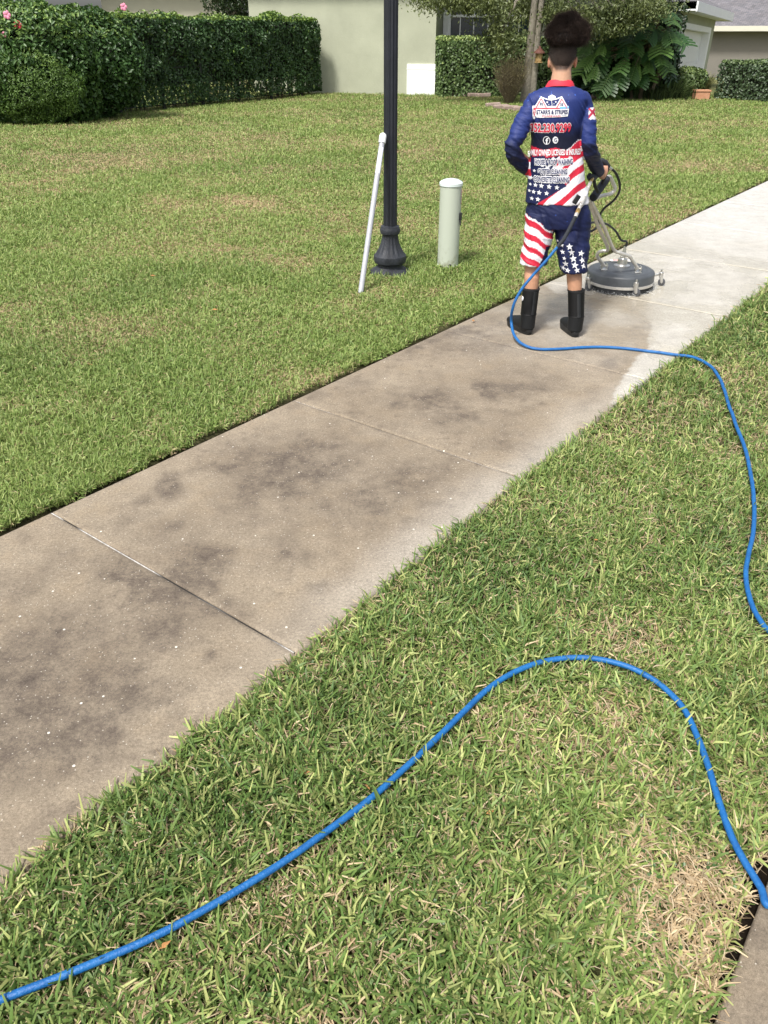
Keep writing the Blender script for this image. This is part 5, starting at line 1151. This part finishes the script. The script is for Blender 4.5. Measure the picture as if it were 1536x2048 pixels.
# ------------------------------------------------------------------ surface cleaner
CX, CY = 1.90, 6.26; cc = np.array([CX, CY, 0.])
sc = empty('surface_cleaner', tuple(cc), 'round grey surface cleaner on casters with tall aluminium handle, on the wet sidewalk', 'surface cleaner')
m = MB(); m.lathe([(.255, .062), (.262, .064), (.262, .122), (.258, .132), (.246, .140), (.236, .142), (.232, .146), (.20, .152), (.196, .149), (.17, .155), (.165, .158), (.06, .162), (.001, .162)], 72, cc); m.build('deck', M_deck, sc, sharp=50)
m = MB(); m.lathe([(.262, .042), (.2665, .044), (.2665, .062), (.262, .064)], 72, cc); m.build('skirt_band', M_alu, sc, sharp=40)
# bristle skirt
n = 520; an = rng.random(n * 3) * 6.2832; r0 = .245 + .012 * rng.random(n * 3); r1 = r0 + .004 + .010 * rng.random(n * 3); V = []
c3 = np.stack([np.cos(an), np.sin(an), 0 * an], 1); tg = np.stack([-np.sin(an), np.cos(an), 0 * an], 1)
b_ = cc + c3 * r0[:, None] + [0, 0, .046]; t_ = cc + c3 * r1[:, None] + [0, 0, .002]; t_[:, 2] += .006 * rng.random(n * 3)
V = np.stack([b_ - tg * .004, b_ + tg * .004, t_ + tg * .0025, t_ - tg * .0025], 1).reshape(-1, 3); i = np.arange(n * 3) * 4
np_mesh('brush', V, [np.stack([i, i + 1, i + 2, i + 3], 1)], M_rubber, sc)
m = MB(); m.lathe([(.05, .150), (.062, .160), (.063, .172), (.042, .176), (.038, .180), (.037, .220), (.030, .224), (.021, .228), (.021, .262), (.014, .266), (.013, .285)], 24, cc); m.tube([cc + [-.02, -.03, .245], cc + [-.035, -.05, .245]], .007, 8); sw = m.build('swivel', M_steel, sc, sharp=30)
m = MB(); bf = cc + np.array([.03, .17, .166]); m.box(bf, (.16, .05, .002)); m.build('sticker', M_ink_wht, sc, smooth=False)
m = MB(); m.box(bf + [.0, 0, .002], (.12, .02, .0015)); m.build('sticker_stripe', M_ink_red, sc, smooth=False)
bkL, bkR = W(1208, 536, 6.20), W(1275, 543, 6.12); bkL[2] = bkR[2] = .165
def bracket(p):
    m = MB()
    for s in (-1, 1): m.box(p + np.array([s * .019, 0, .012]), (.006, .045, .045))
    m.box(p + [0, 0, -.010], (.05, .06, .008)); m.tube([p + [-.03, 0, .016], p + [.03, 0, .016]], .006, 8); m.build('bracket', M_steel, sc, smooth=True, bevel=.002)
bracket(bkL); bracket(bkR)
jn = W(1221, 497, 6.0)
top_ = W(1180, 402, 5.52)
def rod(name, P, r=.0125, m_=M_alu, parent=sc, n=14, k=6):
    m = MB(); m.tube(catmull(P, k), r, n); return m.build(name, m_, parent)
off = np.array([.019, -.006, 0])
rod('handle_tube', [top_ + off * .3, (top_ + jn) / 2 + off, jn + off, W(1240, 506, 6.02), W(1258, 512, 6.05), W(1264, 520, 6.08), bkR + [0, 0, .016]], .0125)
rod('handle_tube', [top_ - off * .3, (top_ + jn) / 2 - off, jn - off, W(1204, 502, 6.05), W(1196, 506, 6.09), W(1195, 514, 6.13), bkL + [0, 0, .016]], .0125)
gA, gB = W(1186, 396, 5.40), W(1213, 358, 5.62)
rod('handlebar', [top_ + [.0, 0, 0], W(1203, 392, 5.66), W(1222, 387, 5.72), W(1230, 378, 5.72), W(1226, 366, 5.70), W(1220, 354, 5.66), W(1214, 355, 5.63), gB + (gA - gB) * .1], .0125)
rod('handlebar', [top_, W(1174, 396, 5.50), W(1163, 388, 5.47), W(1140, 372, 5.50), lc - la * .02, lc + la * .05], .0120)
ed = (gA - gB) / np.linalg.norm(gA - gB); m = MB(); m.tube([gB, gB + ed * .004, gA - ed * .004, gA], [.022, .026, .026, .023], 24); m.build('foam_grip', M_foam, sc)
m = MB(); m.tube([lc - la * .065, lc + la * .065], [.0155] * 2, 18); m.build('foam_grip', M_foam, sc)
# casters
def caster(p, arm_to, yaw):
    root = sc; m = MB(); p = np.array([p[0], p[1], 0.])
    a = np.array([arm_to[0], arm_to[1], .075]); q = p + [0, 0, .098]
    m.tube([a, a * .4 + q * .6, q], [(.010, .004)] * 3, 8); m.lathe([(.016, .088), (.02, .092), (.02, .104), (.008, .108), (.007, .128), (.001, .129)], 14, p)
    u = np.array([math.cos(yaw), math.sin(yaw), 0]); s = np.array([-u[1], u[0], 0])
    w_ = p + u * .014 + [0, 0, .029]
    for sg in (-1, 1): m.tube([p + s * sg * .014 + [0, 0, .088], w_ + s * sg * .016], [(.016, .002), (.010, .002)], 8, up=tuple(u))
    cs = m.build('caster', M_steel, root, sharp=40)
    m = MB(); m.tube([w_ - s * .011, w_ - s * .009, w_ + s * .009, w_ + s * .011], [.024, .0285, .0285, .024], 24); m.build('wheel', mat('grey_rubber', (.07, .072, .078), .5), cs)
    m = MB(); m.tube([w_ - s * .0175, w_ + s * .0175], .007, 10); m.build('axle', M_steel, cs)
g = G(1268, 592); caster(g[:2], (CX + .04, CY - .26), -.5); g = G(1318, 571); caster(g[:2], (CX + .26, CY + .02), -.3); g = G(1173, 582); caster(g[:2], (CX - .25, CY - .07), .3)
m = MB()
for k in range(10): a_ = -1.9 + k * .62; m.ell(cc + [.2675 * math.cos(a_), .2675 * math.sin(a_), .053], (.005, .005, .005), 8)
m.build('rivets', M_steel, sc)

# black whip hose from the gun down to the swivel
wh = [W(1222, 337, 5.50), W(1232, 347, 5.52), W(1239, 366, 5.55), W(1238, 385, 5.6), W(1226, 402, 5.68), W(1209, 416, 5.75), W(1201, 428, 5.82), W(1197, 442, 5.86), W(1192, 456, 5.86), W(1183, 462, 5.84), W(1174, 461, 5.82), W(1172, 454, 5.84), W(1182, 446, 5.92), W(1198, 445, 6.02), W(1215, 449, 6.12), W(1232, 463, 6.22), W(1242, 480, 6.26), W(1245, 498, 6.265), W(1244, 512, 6.26)]
wh[-1] = cc + [.004, .0, .30]; wh[-2] = cc + [.008, 0, .35]
m = MB(); m.tube(catmull(wh, 6), .0082, 12); wo_ = m.build('whip_hose', M_hoseb); tag(wo_, 'short black hose curling from the trigger gun down to the round surface cleaner', 'hose')
m = MB(); m.tube([cc + [0, 0, .28], cc + [.003, 0, .315]], [.013, .0115], 12); m.build('fitting', M_steel, sw)
# trigger gun with its couplings
gun = empty('spray_gun', tuple(gc), 'black trigger gun with silver and brass couplings held in the right hand', 'spray gun')
m = MB(); m.tube([W(1178, 352, 5.24), W(1183, 356, 5.26), W(1190, 354, 5.34), W(1197, 346, 5.44), W(1203, 330, 5.485)], [(.020, .016), (.022, .018), (.020, .017), (.017, .015), (.016, .014)], 16)
m.tube([W(1197, 326, 5.47), W(1203, 321, 5.475), W(1211, 325, 5.48), W(1217, 333, 5.49), W(1215, 342, 5.50)], [(.015, .012), (.017, .013), (.017, .013), (.015, .012), (.010, .010)], 14); m.build('body', M_foam, gun)
m = MB(); m.tube([W(1215, 340, 5.50), W(1211, 352, 5.50), W(1206, 362, 5.51), W(1202, 374, 5.52)], [(.010, .008), (.009, .007), (.011, .008), (.008, .006)], 10); m.build('trigger_guard', M_rubber, gun)
m = MB(); m.tube([W(1187, 354, 5.30), W(1190, 372, 5.32), W(1196, 384, 5.35)], [(.014, .010), (.013, .009), (.012, .009)], 10); m.build('trigger', M_rubber, gun)
k1, k0 = W(1183, 360, 5.24), W(1152, 431, 4.99); ax_ = k0 - k1
def seg(t0, t1, r, m_, nm):
    m = MB(); p, q = k1 + ax_ * t0, k1 + ax_ * t1; e = ax_ * min(.012, (t1 - t0) * .2); m.tube([p, p + e, q - e, q], [r * .85, r, r, r * .85], 8 if m_ is M_brass else 16); m.build(nm, m_, gun, sharp=30)
seg(-.06, .07, .0115, M_brass, 'brass_fitting'); seg(.05, .24, .0105, M_alu, 'coupling'); seg(.24, .44, .0120, M_alu, 'coupling'); seg(.42, .50, .0105, M_alu, 'coupling'); seg(.48, .74, .0155, M_alu, 'coupling'); seg(.72, .84, .0115, M_alu, 'coupling'); seg(.83, .95, .0135, M_brass, 'brass_fitting'); seg(.94, 1.04, .012, M_alu, 'coupling')
m = MB(); q = W(1153, 399, 5.04); m.box(q, (.028, .02, .055), M=[[.87, 0, .5], [0, 1, 0], [-.5, 0, .87]]); m.build('valve_lever', M_rubber, gun, smooth=False, bevel=.004)
m = MB(); m.tube([W(1218, 334.5, 5.49), W(1223, 338, 5.50)], [.010, .0095], 12); m.build('coupling', M_steel, gun)
m = MB(); m.tube([k1 + ax_ * 1.03, (k1 + ax_ * 1.03) * .5 + hose_c[0] * .5 + [.0, 0, -.004], hose_c[0], hose_c[6]], [.0125, .0125, .0125, .0120], 14); m.build('strain_sleeve', M_foam, gun)
# fine spray at the brush edge
n = 900; an = rng.random(n) * 6.2832 * .62 + 3.3; rr = .262 + .07 * rng.random(n) ** 2; C = np.stack([CX + rr * np.cos(an), CY + rr * np.sin(an), .004 + .02 * rng.random(n) ** 2], 1)
M_water = mat('water_droplets', (.62, .63, .62), .1, spec=1.); o = leaf_cloud('water_spray', C, .0035 + .003 * rng.random(n), None, 1, .8, np.ones((n, 3)), m=M_water); tag(o, 'fine splashing droplets round the brush of the surface cleaner', 'water spray', kind='stuff')
